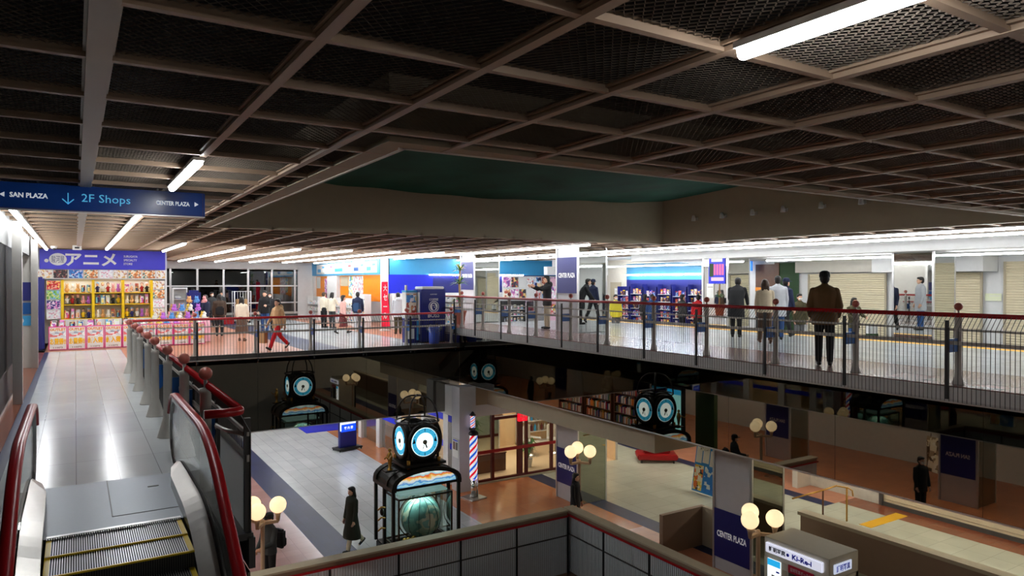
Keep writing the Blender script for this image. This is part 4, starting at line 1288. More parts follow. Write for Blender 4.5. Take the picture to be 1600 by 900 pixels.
# ================================================================== ground floor under the near walkway (seen in the black mirrors)
for i, y in enumerate((10.4, 16.9, 23.4)):
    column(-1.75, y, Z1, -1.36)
    t = thing('wall_sign', 'navy SAN PLAZA sign seen mirrored in the black glass, %s nearest the escalator' % ['', 'second', 'third'][i] if i else 'navy SAN PLAZA sign seen mirrored in the black glass, nearest the escalator', 'sign', (-.62, y + CW / 2, Z1 + .85), 0, 'mirrored column signs')
    obj('panel', MB().box((0, -.5, 0), (.012, .5, 1.25), M['navy']), t)
    b = MB(); letter(b, 'SAN PLAZA', (.016, 0, .65), .7, .12, M['white'], '+x', .02); obj('lettering', b, t)
t = thing('display_screen', 'bright teal display screen mirrored in the black glass above the beige beam', 'display', (1.42, 20.85, Z1))
obj('stand', MB().box((-.15, -.45, 0), (.05, .45, 2.5), M['black'], 0, .01), t)
obj('screen', MB().box((.05, -.38, .8), (.06, .38, 2.4), mat('screen_teal', rgb(150, 220, 220), .3, emit=rgb(150, 225, 225), es=1.2)).box((.06, -.38, 2.2), (.064, .38, 2.4), mat('screen_cyan', rgb(30, 160, 220), .3, emit=rgb(30, 160, 220), es=1.2)), t)
t = thing('poster_stand', 'easel poster stand before the shop doors, mirrored in the black glass', 'poster stand', (-2.6, 12.6, Z1), .3)
obj('board', MB().box((0, -.35, .3), (.04, .35, 1.5), print_mat('easel_print', [rgb(226, 216, 190), rgb(90, 70, 50), rgb(230, 226, 210), rgb(160, 140, 110)], 6, 8)), t)
for s_ in (-1, 1): obj('leg', MB().tube([(.15, s_ * .3, 0), (.0, s_ * .2, 1.6)], .015, M['wood'], 6), t)
t = thing('door_front', 'white framed glass shop doors mirrored low in the black glass', 'shopfront', (-6, 12, Z1))
for y in (0, 1.1, 2.2, 3.3, 4.4, 5.5):
    obj('mullion', MB().box((-.05, y - .06, 0), (.05, y + .06, 2.4), M['white']), t)
obj('header', MB().box((-.06, 0, 2.4), (.06, 5.5, 3.2), mat('front_red', rgb(150, 30, 30), .5)), t)
obj('glass', MB().box((-.01, 0, .05), (.01, 5.5, 2.4), M['glass']), t)
struct('wall_green_door', MB().box((.3, 19.6, Z1), (.5, 20.6, -1.4), M['green']))
for i in range(3):
    t = thing('book_rack', 'warm coloured book rack mirrored in the black glass, %s from the teal screen' % ORD[i], 'book rack', (.6, 23.2 + i * 2.2, Z1))
    obj('frame', MB().box((0, 0, 0), (.4, .05, 2.3), M['wood']).box((0, 1.95, 0), (.4, 2.0, 2.3), M['wood']).box((0, 0, 0), (.05, 2, 2.3), M['wood']), t)
    for k in range(5):
        obj('shelf_board', MB().box((0, .05, .3 + .45 * k), (.4, 1.95, .33 + .45 * k), M['wood']), t)
        bk = MB(); y = .07
        while y < 1.88:
            w = rnd.uniform(.025, .06); bk.box((.1, y, .33 + .45 * k), (.36, y + w * .95, .33 + .45 * k + rnd.uniform(.25, .36)), rnd.choice([M['paper'], M['red'], M['orange'], M['navy'], M['cream'], M['leaf'], M['black'], M['cardboard']])); y += w
        o_ = obj('book_row', bk, t); o_['kind'] = 'stuff'
t = thing('lit_shop_sign', 'green lit shop sign deep under the near walkway, seen only mirrored', 'sign', (.2, 30.0, Z1 + .9))
obj('box', MB().box((-.1, -.6, 0), (.1, .6, .7), mat('lit_green', rgb(30, 150, 60), .4, emit=rgb(30, 150, 60), es=.8)), t)
obj('bracket', MB().box((-.05, -.05, -.9), (.05, .05, 0), M['black']), t)
L = bpy.data.lights.new('kiosk_lamp', 'AREA'); L.energy = 17; L.color = (.75, 1, .95); L.shape = 'RECTANGLE'; L.size = 1.2; L.size_y = .6
lo = bpy.data.objects.new('kiosk_lamp', L); COL.objects.link(lo); lo.location = (7.19, 15.94, Z1 + 1.61)

# ================================================================== goods used by the shops
PRN = [print_mat('print_a', [rgb(236, 60, 60), rgb(250, 210, 80), rgb(250, 250, 250), rgb(60, 60, 70), rgb(250, 170, 170)], 9, 1),
       print_mat('print_b', [rgb(70, 140, 220), rgb(240, 240, 250), rgb(120, 200, 230), rgb(30, 40, 90), rgb(250, 220, 160)], 8, 2),
       print_mat('print_c', [rgb(250, 240, 220), rgb(230, 170, 120), rgb(246, 226, 200), rgb(190, 90, 70), rgb(250, 250, 246)], 10, 3),
       print_mat('print_d', [rgb(240, 150, 200), rgb(250, 220, 235), rgb(200, 110, 190), rgb(255, 255, 255), rgb(140, 80, 160)], 9, 4),
       print_mat('print_e', [rgb(120, 190, 110), rgb(230, 240, 200), rgb(80, 150, 210), rgb(250, 230, 130), rgb(240, 250, 240)], 8, 5),
       print_mat('print_f', [rgb(30, 30, 36), rgb(150, 40, 60), rgb(80, 80, 90), rgb(230, 190, 110), rgb(50, 40, 60)], 9, 6),
       print_mat('print_g', [rgb(240, 240, 240), rgb(214, 216, 220), rgb(250, 250, 250), rgb(170, 176, 190), rgb(230, 120, 120)], 11, 7)]
PST = [print_mat('poster_' + n_, c_, 20, 3 + i_) for i_, (n_, c_) in enumerate((('a', [rgb(246, 240, 226), rgb(230, 190, 120), rgb(250, 246, 240), rgb(200, 150, 140), rgb(240, 220, 200)]), ('b', [rgb(30, 22, 26), rgb(120, 40, 46), rgb(60, 40, 50), rgb(200, 170, 150), rgb(20, 16, 20)]), ('c', [rgb(30, 100, 190), rgb(60, 150, 220), rgb(170, 210, 240), rgb(24, 60, 140), rgb(220, 200, 230)]), ('d', [rgb(236, 160, 90), rgb(246, 224, 190), rgb(190, 110, 60), rgb(250, 240, 220), rgb(90, 140, 130)]), ('e', [rgb(250, 250, 250), rgb(246, 226, 236), rgb(236, 240, 244), rgb(230, 170, 190), rgb(252, 252, 250)]), ('f', [rgb(206, 26, 36), rgb(226, 60, 60), rgb(240, 170, 150), rgb(190, 20, 40), rgb(250, 210, 110)]), ('g', [rgb(110, 180, 70), rgb(150, 200, 110), rgb(130, 190, 230), rgb(90, 160, 60), rgb(220, 230, 150)]), ('h', [rgb(40, 40, 110), rgb(226, 130, 200), rgb(236, 170, 210), rgb(60, 50, 130), rgb(240, 220, 240)])))]
def good_mesh(kind, i):
    r = random.Random(kind + str(i)); b = MB()
    if kind == 'boxed_toy':
        w, d, h = r.uniform(.13, .2), r.uniform(.1, .16), r.uniform(.18, .3)
        b.box((-w / 2, -d / 2, 0), (w / 2, d / 2, h), PRN[i % 7], 0, .006)
        b.box((-w * .36, -d / 2 - .003, h * .12), (w * .36, -d / 2, h * .72), PRN[(i + 3) % 7])
    elif kind == 'figure':
        c = [M['paper'], M['black'], M['navy'], M['red'], M['yellow']][i % 5]; c2 = [M['black'], M['gold'], M['lightpink'], M['cyan'], M['wood']][(i + 1) % 5]
        b.lathe([(.06, 0), (.06, .02)], M['black'], (0, 0, 0), 12).lathe([(.04, .02), (.05, .1), (.03, .15), (.018, .17)], c, (0, 0, 0), 10)
        b.ball((0, 0, .2), .045, M['skin'], 10, 7).ball((0, .012, .215), (.05, .046, .046), c2, 10, 7)
        b.tube([(-.03, 0, .14), (-.07, -.02, .09)], .012, c, 6).tube([(.03, 0, .14), (.07, -.03, .12)], .012, c, 6)
    elif kind == 'plush_toy':
        c = [M['plush_y'], M['plush_w'], M['plush_p'], M['plush_b'], M['plush_t'], M['plush_v']][i % 6]
        b.ball((0, 0, .1), (.12, .1, .1), c, 12, 8).ball((0, -.03, .22), (.09, .08, .08), c, 12, 8)
        for s_ in (-1, 1):
            b.ball((s_ * .06, -.02, .3), (.028, .02, .035), c, 8, 6).ball((s_ * .11, -.05, .1), (.04, .04, .03), c, 8, 6).ball((s_ * .06, -.11, .03), (.035, .05, .03), c, 8, 6)
            b.ball((s_ * .03, -.105, .235), .009, M['black'], 6, 4)
    elif kind == 'magazine':
        b.box((-.09, -.008, 0), (.09, .008, .285), PST[i % 8] if i % 3 else PRN[i % 7]); b.box((-.08, -.01, .225), (.08, -.008, .275), [M['red'], M['yellow'], M['deepblue'], M['pink'], M['paper']][i % 5])
    elif kind == 'product_pack':
        b.box((-.06, -.02, 0), (.06, .02, .2), M['paper'], 0, .004); b.box((-.05, -.022, .1), (.05, -.02, .19), PRN[i % 7]); b.box((-.045, -.026, .02), (.045, -.02, .08), [M['dgrey'], M['paper'], M['cyan'], M['pink']][i % 4])
    return b.mesh(kind)
for k, c in dict(plush_y=rgb(246, 216, 90), plush_w=rgb(240, 236, 226), plush_p=rgb(240, 170, 170), plush_b=rgb(90, 150, 214), plush_t=rgb(222, 170, 110), plush_v=rgb(190, 110, 210)).items():
    M[k] = mat(k, c, .9, var=.12, scale=30)
_G = {}
def good(kind, i, loc, rz, label, cat, group, sc=1.):
    n = dict(boxed_toy=14, figure=10, plush_toy=12, magazine=14, product_pack=8)[kind]
    k = (kind, i % n)
    if k not in _G: _G[k] = good_mesh(kind, i % n)
    o = bpy.data.objects.new(kind, _G[k]); COL.objects.link(o)
    o.location = loc; o.rotation_euler.z = rz; o.scale = (sc, sc, sc)
    return tag(o, label, cat, group)

# ================================================================== anime shop at the end of the near walkway
AY = 28.0
struct('wall_anime_shop', MB().box((-1.05, AY + .9, 0), (2.78, AY + 1.0, ZC), M['white']).box((-1.05, AY + .02, 2.2), (2.78, AY + .9, 2.24), M['white']).box((2.74, AY, 0), (2.8, AY + 4.5, ZC), M['white']).box((-1.05, AY, 0), (-1.0, AY + 1, ZC), M['white']))
t = thing('shop_sign', 'long purple blue anime shop sign with white katakana and a round white logo', 'sign', (.87, AY - .02, 2.54))
obj('board', MB().box((-1.87, -.06, 0), (1.87, .02, .66), M['purple']), t)
b = MB(); letter(b, 'アニメ', (-.4, -.066, .33), 1.5, .44, M['white'], '-y', .03)
obj('lettering', b, t)
for s_, x_, z_, w_ in (('SURUGAYA', .78, .46, .43), ('SPECIALTY', .77, .33, .41), ('STORE', .7, .2, .27)):
    b = MB(); letter(b, s_, (x_, -.066, z_), w_, .075, M['white'], '-y', .012); obj('lettering', b, t)
b = MB()
q = MB().lathe([(.25, 0), (.25, .006)], M['white'], (0, 0, 0), 28); q.v = [(v[0] - 1.36, -.06 - v[2], .33 + v[1] * .82) for v in q.v]; b.add(q.v, q.f, M['white'])
q = MB().lathe([(.06, 0), (.06, .006)], M['white'], (0, 0, 0), 18); q.v = [(v[0] - 1.68, -.06 - v[2], .28 + v[1]) for v in q.v]; b.add(q.v, q.f, M['white'])
letter(b, '駿河屋', (-1.36, -.069, .33), .36, .24, M['navy'], '-y', .0)
obj('round_logo', b, t)
for k, x in enumerate((-.86, -.42, .02, .46, .9, 1.34, 1.78, 2.22, 2.6)):
    w = .4 if k < 8 else .28
    tag(obj('poster', MB().box((-w / 2, 0, 0), (w / 2, .01, .28), PST[(0, 1, 2, 3, 4, 0, 3, 3, 0)[k]]).box((-w / 2 - .015, .002, -.015), (w / 2 + .015, .012, .295), M['paper']), None, None, (x, AY - .01, 2.24)), 'small printed poster under the anime shop sign, %s from its logo' % ORD[k], 'poster', 'posters under the anime sign')
for s_, x in ((0, -.62), (1, 2.53)):
    for k in range(4):
        tag(obj('poster', MB().box((-.19, 0, 0), (.19, .01, .29), PST[[5, 6, 7, 4, 0, 3, 4, 0][k + 4 * s_]]).box((-.2, .002, -.01), (.2, .012, .3), M['paper']), None, None, (x, AY - .01, 1.86 - .33 * k)),
            'square poster %s the yellow cabinet, %s from the top' % (['between the blue roll banner and', 'on the window side of'][s_], ORD[k]), 'poster', 'posters beside the yellow cabinet')
cab = thing('display_cabinet', 'yellow framed display cabinet with three bays of toys behind glass', 'cabinet', (.97, AY, 0))
obj('back_panel', MB().box((-1.36, .45, .5), (1.36, .47, 2.2), M['paper']), cab)
for x in (-1.34, -.447, .447, 1.34): obj('upright', MB().box((x - .04, -.02, .5), (x + .04, .46, 2.18), M['yellow']), cab)
for z in (.86, 1.345, 1.745): obj('shelf', MB().box((-1.34, -.01, z - .025), (1.34, .45, z + .0), M['yellow']), cab)
obj('plinth', MB().box((-1.36, -.02, 0), (1.36, .47, .84), M['white']), cab)
for k, (z, nm) in enumerate(((.86, 'lowest'), (1.345, 'middle'), (1.745, 'top'))):
    n = 0
    for bay in range(3):
        for q in range(5):
            x = .97 - 1.34 + .13 + bay * .893 + q * .157
            kind = ['boxed_toy', 'figure', 'plush_toy'][(bay * 2 + k + (q > 2)) % 3]
            good(kind, bay * 7 + k * 5 + q * 3, (x, AY + .2 + .04 * (q % 2), z + .003), rnd.uniform(-.3, .3), '%s on the %s shelf of the yellow cabinet, %s from the banner' % (dict(boxed_toy='boxed toy', figure='little figure', plush_toy='plush toy')[kind], nm, ORD[n]), 'toy', 'toys in the yellow cabinet', dict(boxed_toy=.72, figure=1.0, plush_toy=.5)[kind]).scale.z = dict(boxed_toy=1.15, figure=1.35, plush_toy=.95)[kind]
            n += 1
L = bpy.data.lights.new('cabinet_lamp', 'AREA'); L.energy = 6; L.shape = 'RECTANGLE'; L.size = 2.6; L.size_y = .15
lo = bpy.data.objects.new('cabinet_lamp', L); COL.objects.link(lo); lo.location = (.97, AY + .22, 2.17)
bnr = thing('roll_banner', 'tall dark blue padded banner standing at the walkway end by the outlet bins', 'banner', (-.93, 25.75, 0))
obj('pad', MB().box((-.13, -.1, .02), (.13, .1, 2.26), M['navy'], 0, .05), bnr); obj('foot', MB().box((-.14, -.11, 0), (.14, .11, .03), M['black']), bnr)
# outlet bins
pk = mat('bin_pink', rgb(226, 60, 140), .5)
bx0 = [-.72 + .495 * i for i in range(9)]
for i, x in enumerate(bx0):
    old = i < 2
    w = .48
    yb = 25.72 + (0 if i > 1 else -.06)
    t = thing('sale_bin', 'pink bordered outlet bin with yellow %s poster, %s from the blue roll banner' % ('bargain' if old or i > 5 else 'new arrival', ORD[i]), 'sale bin', (x + .26, yb, 0), 0, 'outlet bins')
    obj('table', MB().box((-w / 2, .02, .62), (w / 2, .85, .66), M['paper']).box((-w / 2 + .02, .05, 0), (-w / 2 + .06, .8, .62), M['paper']).box((w / 2 - .06, .05, 0), (w / 2 - .02, .8, .62), M['paper']).box((-w / 2, .02, .66), (w / 2, .04, .74), M['paper']), t)
    p = obj('poster_front', MB().box((-w / 2, 0, .02), (w / 2, .02, .74), pk).box((-w / 2 + .025, -.004, .04), (w / 2 - .025, 0, .71), M['paper']).box((-w / 2 + .04, -.007, .05), (w / 2 - .04, -.003, .13), M['paper']).box((-w / 2 + .03, -.006, .42), (w / 2 - .03, -.003, .58), PRN[6]), t)
    for s_, z_, w_, h_, m_, bo in (('OUTLET', .645, w * .86, .085, M['orange'], .04), ('お買得!!' if old or i > 5 else '新入荷', .28, w * .86, .2, mat('bin_yellow', rgb(252, 190, 0), .5), .045), ('110円', .09, w * .5, .05, M['wood'], .01)):
        b = MB(); letter(b, s_, (0, -.01, z_), w_, h_, m_, '-y', bo); obj('lettering', b, p)
    for q in range(4):
        k_ = 'boxed_toy' if i < 5 else 'plush_toy'
        good(k_, i * 5 + q * 3, (x + .14 + .22 * (q % 2), yb + .3 + .3 * (q // 2), .663), rnd.uniform(-.2, .2) if i < 5 else rnd.uniform(-2, 2), '%s in the %s outlet bin from the banner, %s' % ('boxed toy' if i < 5 else 'plush toy', ORD[i], ['front inner corner', 'front outer corner', 'back inner corner', 'back outer corner'][q]), 'toy', 'goods in the outlet bins', .9 if k_ == 'boxed_toy' else .68)
# plush heap on a stall
st = thing('stall_table', 'white stall table heaped with plush toys past the outlet bins', 'table', (3.1, 27.0, 0))
obj('top', MB().box((-.95, -.4, .78), (.95, .4, .82), M['paper']), st)
obj('skirt_cloth', MB().box((-.94, -.39, .02), (.94, -.37, .78), M['lightpink']), st)
for sx in (-1, 1):
    for sy in (-1, 1): obj('leg', MB().box((sx * .88 - .02, sy * .34 - .02, 0), (sx * .88 + .02, sy * .34 + .02, .78), M['grey']), st)
n = 0
for k in range(24):
    lay = 0 if k < 14 else (1 if k < 21 else 2)
    j = k if lay == 0 else (k - 14 if lay == 1 else k - 21)
    x = 3.1 + [-.8 + (j // 2) * .26, -.2 + (j // 2) * .26, .3 + j * .26][lay]; y = 27.0 + (-.18 + .36 * (j % 2) if lay < 2 else 0)
    good('plush_toy', k * 5 + 1, (x, y, .823 + .275 * lay), rnd.uniform(-3, 3), 'plush toy in the %s layer of the stall heap, %s from the cabinet' % (['bottom', 'middle', 'top'][lay], ORD[j]), 'toy', 'plush toys on the stall table', .76)
# hat stand with bags near the window
rk = thing('goods_rack', 'white rack with caps and a hanging dark blue backpack next to the windows', 'rack', (3.3, 28.6, 0))
obj('frame', MB().box((-.25, .0, 0), (-.21, .4, 1.9), M['white']).box((.21, 0, 0), (.25, .4, 1.9), M['white']).box((-.25, .36, 0), (.25, .4, 1.9), M['paper']), rk)
for z in (.5, 1.0, 1.45, 1.85): obj('shelf', MB().box((-.21, 0, z), (.21, .36, z + .03), M['white']), rk)
for k, (z, c) in enumerate(((1.48, 'white'), (1.03, 'navy'), (.53, 'paper'))):
    o = obj('cap', MB().lathe([(.11, 0), (.115, .04), (.09, .1), (.02, .13)], M[c], (0, 0, 0), 14).box((-.09, -.2, .0), (.09, -.08, .015), M[['navy', 'cyan', 'red'][k]]), None, None, (3.25, 28.8, z + .003))
    tag(o, 'cap on the rack by the windows, %s shelf' % ['upper', 'middle', 'lower'][k], 'cap', 'caps on the rack')
def backpack_mesh(c, c2):
    b = MB().box((-.16, -.09, 0), (.16, .09, .44), c, 0, .06).box((-.12, .07, .04), (.12, .13, .2), c2, 0, .03)
    return b
bp_ = thing('backpack', 'dark blue backpack hanging on the rack beside the windows', 'backpack', (3.75, 28.5, 1.12))
obj('bag', MB().box((-.24, -.14, 0), (.24, .14, .68), M['navy'], 0, .08), bp_); obj('pocket', MB().box((-.18, -.19, .05), (.18, -.12, .34), M['navy'], 0, .03), bp_); obj('strap', MB().tube([(-.06, 0, .66), (0, 0, .74), (.06, 0, .66)], .015, M['black'], 6), bp_)

# ================================================================== windows at the end of the back walkway
w = struct('window_1', MB().box((3.2, 40.9, .3), (10.9, 40.96, .42), M['grey']).box((3.2, 40.9, 2.72), (10.9, 40.96, 2.82), M['grey']).box((3.2, 40.9, 1.86), (10.9, 40.96, 1.93), M['alu']).box((3.2, 40.9, .91), (10.9, 40.96, .98), M['alu']))
b = MB()
for x in (3.25, 4.26, 5.57, 6.89, 8.17, 9.45, 10.74): b.box((x - .05, 40.88, .3), (x + .05, 40.97, 2.82), M['alu'])
o = obj('window_frame', b, w); o['kind'] = 'structure'
o = obj('window_pane', MB().box((3.2, 40.95, .3), (10.9, 40.955, 2.8), M['darkglass']), w); o['kind'] = 'structure'
struct('wall_window_sill', MB().box((-4.5, 40.9, 0), (30, 41.0, .3), M['dgrey']).box((-4.5, 40.9, .3), (3.2, 41, 2.8), M['white']))
struct('wall_night_building', MB().box((0, 47, -2), (16, 47.3, 5), print_mat('night_building', [(.008, .009, .009), (.012, .012, .01), (.03, .022, .014), (.006, .007, .007), (.05, .03, .016)], .5, 3, .8)))
# roll cage with cartons in front of the windows
cg = thing('roll_cage', 'white wire roll cage holding cartons before the dark windows', 'roll cage', (7.3, 38.2, 0))
b = MB()
for x in (-.4, .4):
    for y in (-.3, .3): b.tube([(x, y, .1), (x, y, 1.65)], .02, M['white'], 6)
for z in (.2, .9, 1.62):
    b.tube([(-.4, -.3, z), (-.4, .3, z), (.4, .3, z), (.4, -.3, z)], .014, M['white'], 6)
for k in range(7): b.tube([(-.4 + k * .133, .3, .2), (-.4 + k * .133, .3, 1.62)], .008, M['white'], 4)
obj('frame', b, cg); obj('deck', MB().box((-.42, -.32, .12), (.42, .32, .16), M['grey']), cg)
for x in (-.35, .35):
    for y in (-.25, .25): obj('caster', MB().ball((x, y, .055), .055, M['rubber'], 10, 6), cg)
for k, (w_, z0, h) in enumerate(((.7, .165, .45), (.6, .62, .35), (.5, .975, .25))):
    tag(obj('carton', MB().box((-w_ / 2, -.22, 0), (w_ / 2, .22, h), M['cardboard'], 0, .005).box((-w_ / 2 - .001, -.03, h), (w_ / 2 + .001, .03, h + .002), M['beige']), None, None, (7.3, 38.2, z0)), 'cardboard carton in the roll cage, %s of the stack' % ['bottom', 'middle', 'top'][k], 'carton', 'cartons in the roll cage')
tag(obj('crate', MB().box((-.25, -.2, 0), (.25, .2, .28), M['red'], 0, .01).box((-.21, -.16, .1), (.21, .16, .285), M['maroon']), None, None, (6.5, 37.4, .0)), 'red plastic crate on the floor beside the roll cage', 'crate')

# ================================================================== blue and orange shop facing the back walkway
SX = 11.8
struct('wall_blue_shop', MB().box((SX + 2.2, 30, 0), (SX + 2.3, 41, ZC), M['white']).box((SX, 29.85, 2.44), (SX + .3, 41, 2.5), M['white']).box((SX - .05, 29.8, 0), (SX + .25, 30.15, ZC), M['white']).box((SX - .05, 36.4, 0), (SX + .25, 38.1, 2.44), M['white']).box((SX - .05, 40.6, 0), (SX + .25, 41, ZC), M['white']))
t = thing('shop_sign', 'sky blue shop fascia above orange windows, with white printed sheets', 'sign', (SX - .02, 36, 2.47))
obj('board', MB().box((-.05, -5.8, 0), (.02, 4.9, .76), M['cyan']), t)
for k, (y0, y1) in enumerate(((2.3, 3.9), (.9, 2.2), (-2.1, .8), (-3.9, -2.2), (-5.5, -4.0))):
    b = MB().box((-.07, y0, .08), (-.05, y1, .62 + .06 * (k == 3)), M['paper'])
    b.box((-.075, y0 + .15, .4), (-.07, y0 + .55, .5), [M['cyan'], M['pink'], M['red'], M['cyan'], M['cyan']][k]); b.box((-.075, (y0 + y1) / 2, .18), (-.07, y1 - .2, .36), [M['cyan'], M['lightpink'], M['cyan'], M['blue'], M['cyan']][k]); b.box((-.075, y0 + .1, .12), (-.07, y1 - .1, .15), M['grey'])
    obj('printed_sheet', b, t)
orp = [(38.2, 40.6, 'far'), (30.2, 36.3, 'near')]
t = thing('window_display', 'orange shop window panels with pink and white posters under the sky blue fascia', 'window display', (SX + .1, 36, 1.2))
for y0, y1, nm in orp:
    obj('orange_panel', MB().box((0, y0 - 36, 0), (.03, y1 - 36, 1.25), M['orange']), t)
for k, (y0, y1, z0, z1, m_) in enumerate(((38.3, 39.0, .1, 1.1, PRN[3]), (39.8, 40.5, .55, 1.2, M['paper']), (32.8, 34.3, .1, 1.2, PRN[6]), (34.3, 34.9, .2, 1.2, PRN[4]), (35.0, 36.2, .7, 1.2, M['beige']), (38.3, 38.95, .0, .3, M['pink']))):
    obj('poster', MB().box((-.012, y0 - 36, z0), (-.001, y1 - 36, z1), m_), t)
def product_rack(loc, rz, w, h, rows, per, label, group, name='product_rack', cat='rack', kind='product_pack', nm='pack', back='paper', sides=None, seed=0, sc=1.):
    t = thing(name, label, cat, loc, rz)
    obj('back_panel', MB().box((-w / 2, .18, 0), (w / 2, .2, h), M[back]), t)
    for s_ in (-1, 1): obj('side_panel', MB().box((s_ * w / 2 - .015, -.12, 0), (s_ * w / 2 + .015, .2, h), M[sides or ('white' if back == 'paper' else back)]), t)
    obj('base', MB().box((-w / 2, -.14, 0), (w / 2, .2, .16), M[sides or ('white' if back == 'paper' else back)]), t)
    q = Matrix.Rotation(rz, 3, 'Z')
    for k in range(rows):
        z = .2 + (h - .3) / rows * k
        obj('shelf', MB().box((-w / 2, -.12, z - .02), (w / 2, .18, z), M['white']), t)
        for j in range(per):
            p = q @ Vector((-w / 2 + w / per * (j + .5), .03, z + .002)) + Vector(loc)
            good(kind, seed + k * 5 + j * 3, p, rz + rnd.uniform(-.06, .06), '%s on %s shelf of the %s, %s along' % (nm, ORD[k] if k else 'lowest', group[0], ORD[j]), group[1], group[2], sc * (.9 + .2 * ((j * 7 + k) % 3) / 2))
    return t
product_rack((SX - .35, 39.4, 0), -PI / 2, 2.0, 1.3, 3, 8, 'white product rack under the orange panel nearest the dark windows', ('rack nearest the dark windows', 'pack', 'packs on the racks of the sky blue shop'), nm='white pack')
product_rack((SX - .35, 34.2, 0), -PI / 2, 3.4, 1.3, 3, 12, 'white product rack under the wide orange panel', ('rack below the wide orange panel', 'pack', 'packs on the racks of the sky blue shop'), nm='white pack', seed=3)
product_rack((SX - .6, 31.2, 0), -PI / 2, 1.6, 1.55, 4, 6, 'taller white product rack next to the red nobori flag', ('rack beside the red flag', 'pack', 'packs on the racks of the sky blue shop'), nm='white pack', seed=6)
# blue wall behind the drink machine
struct('wall_blue', MB().box((SX + .2, 29.8, 2.45), (21.5, 29.9, ZC), M['cyan']).box((SX + .2, 29.78, 1.6), (14.2, 29.9, 2.45), M['deepblue']).box((14.2, 29.8, 1.6), (21.5, 29.9, 2.45), M['navy']).box((SX + .2, 29.8, 0), (21.5, 29.9, 1.6), M['white']))
product_rack((12.9, 29.3, 0), 0, 1.7, 1.6, 4, 8, 'white product rack under the deep blue wall, behind the person in the grey hoodie', ('rack below the deep blue wall', 'pack', 'packs under the deep blue wall'), nm='white pack', seed=2)
product_rack((15.0, 29.3, 0), 0, 1.6, 1.6, 4, 7, 'white product rack behind the drink machine', ('rack behind the drink machine', 'pack', 'packs behind the drink machine'), nm='white pack', seed=4)
tube_light(13.9, 0, 1.9, 'short strip light on the blue wall beside the potted plant', 'ceiling tube lights', z=2.45, axis='x')
for o in [x for x in bpy.data.objects if x.get('label', '').startswith('short strip light on the blue wall')]: o.location = (14.0, 29.74, 2.5)
fl = thing('nobori_flag', 'upright red nobori flag with white lettering beside the product racks', 'flag', (11.35, 28.6, 0))
obj('base', MB().box((-.2, -.2, 0), (.2, .2, .06), M['white'], 0, .02), fl); obj('pole', MB().tube([(-.17, 0, .05), (-.17, 0, 2.15), (.15, 0, 2.15)], .014, M['white'], 6), fl)
b = MB(); vs = []; n = 12
for k in range(n + 1):
    z = .12 + 2.0 * k / n; f = .03 * math.sin(k * .9)
    vs += [(-.15, f * .3, z), (.12 + .12 * (1 - k / n), f, z)]
b.add(vs, [(2 * k, 2 * k + 1, 2 * k + 3, 2 * k + 2) for k in range(n)], mat('flag_red', rgb(232, 20, 60), .7), True)
obj('cloth', b, fl)
for k, c in enumerate('大セール'):
    b = MB(); letter(b, c, (.0, -.04, 1.85 - .4 * k), .18, .28 if c != 'ー' else .05, M['white'], '-y', .02); obj('lettering', b, fl)
# drink machine, photo sticker unit, bin, plant
vm = thing('vending_machine', 'dark blue coffee vending machine, its white emblem facing the void', 'vending machine', (10.6, 22.5, 0))
obj('cabinet', MB().box((-.46, -.33, .04), (.46, .36, 1.86), mat('machine_navy', rgb(22, 32, 110), .3), 0, .015), vm)
obj('top_cap', MB().box((-.42, -.3, 1.86), (.42, .33, 1.95), M['paper'], 0, .02), vm)
for s_, z_, w_, h_, bo in (('BOSS', .95, .44, .15, .02), ('COFFEE', 1.5, .34, .075, .01), ('SUNTORY', 1.68, .26, .04, 0)):
    b = MB(); letter(b, s_, (.0, -.336, z_), w_, h_, M['white'], '-y', bo); obj('lettering', b, vm)
b = MB(); vs = []; fs = []; n = 40
for r_ in (.175, .2):
    for i in range(n): vs.append((r_ * math.cos(2 * PI * i / n), -.338, 1.25 + r_ * math.sin(2 * PI * i / n)))
b.add(vs, [(i, (i + 1) % n, n + (i + 1) % n, n + i) for i in range(n)], M['white'])
q = MB().lathe([(.145, 0), (.145, .004)], M['white'], (0, 0, 0), 30); b.add([(v[0], -.333 - v[2], 1.25 + v[1]) for v in q.v], q.f, M['white'])
# simple profile of a smoker's head inside the ring
nv = M['machine_navy']
b.add([(p[0], -.3385, 1.25 + p[1]) for p in ((-.03, -.12), (.05, -.12), (.06, -.05), (.085, .0), (.06, .03), (.06, .075), (.02, .11), (-.05, .1), (-.075, .04), (-.06, -.04))], [tuple(range(10))], nv)
b.add([(p[0], -.34, 1.25 + p[1]) for p in ((.0, -.03), (.055, -.035), (.05, -.01), (.01, .0))], [(0, 1, 2, 3)], M['white'])
b.add([(p[0], -.34, 1.25 + p[1]) for p in ((-.06, .02), (.04, .04), (.035, .055), (-.05, .05))], [(0, 1, 2, 3)], M['white'])
b.tube([(.045, -.342, 1.215), (.1, -.342, 1.2), (.105, -.342, 1.24)], .008, nv, 5)
obj('emblem', b, vm)
obj('plinth', MB().box((-.44, -.3, 0), (.44, .34, .05), M['black']), vm)
b = MB().box((-.475, -.2, .3), (-.46, .3, 1.75), M['paper']); obj('side_panel', b, vm)
pu = thing('sticker_machine', 'narrow white and blue machine with poster panels beside the dark blue vending machine', 'machine', (9.88, 22.55, 0))
obj('cabinet', MB().box((-.2, -.25, .0), (.2, .25, .85), M['navy'], 0, .01).box((-.2, -.1, .85), (.2, .25, 1.75), M['paper'], 0, .01), pu)
obj('poster_panel', MB().box((-.18, -.12, .95), (.18, -.1, 1.7), PRN[2]).box((-.19, -.125, 1.4), (.18, -.115, 1.66), PRN[1]), pu)
obj('header_rail', MB().box((-.21, -.14, 1.75), (.21, .26, 1.82), M['cyan']).box((-.21, -.14, 1.82), (-.17, .0, 2.0), M['grey']), pu)
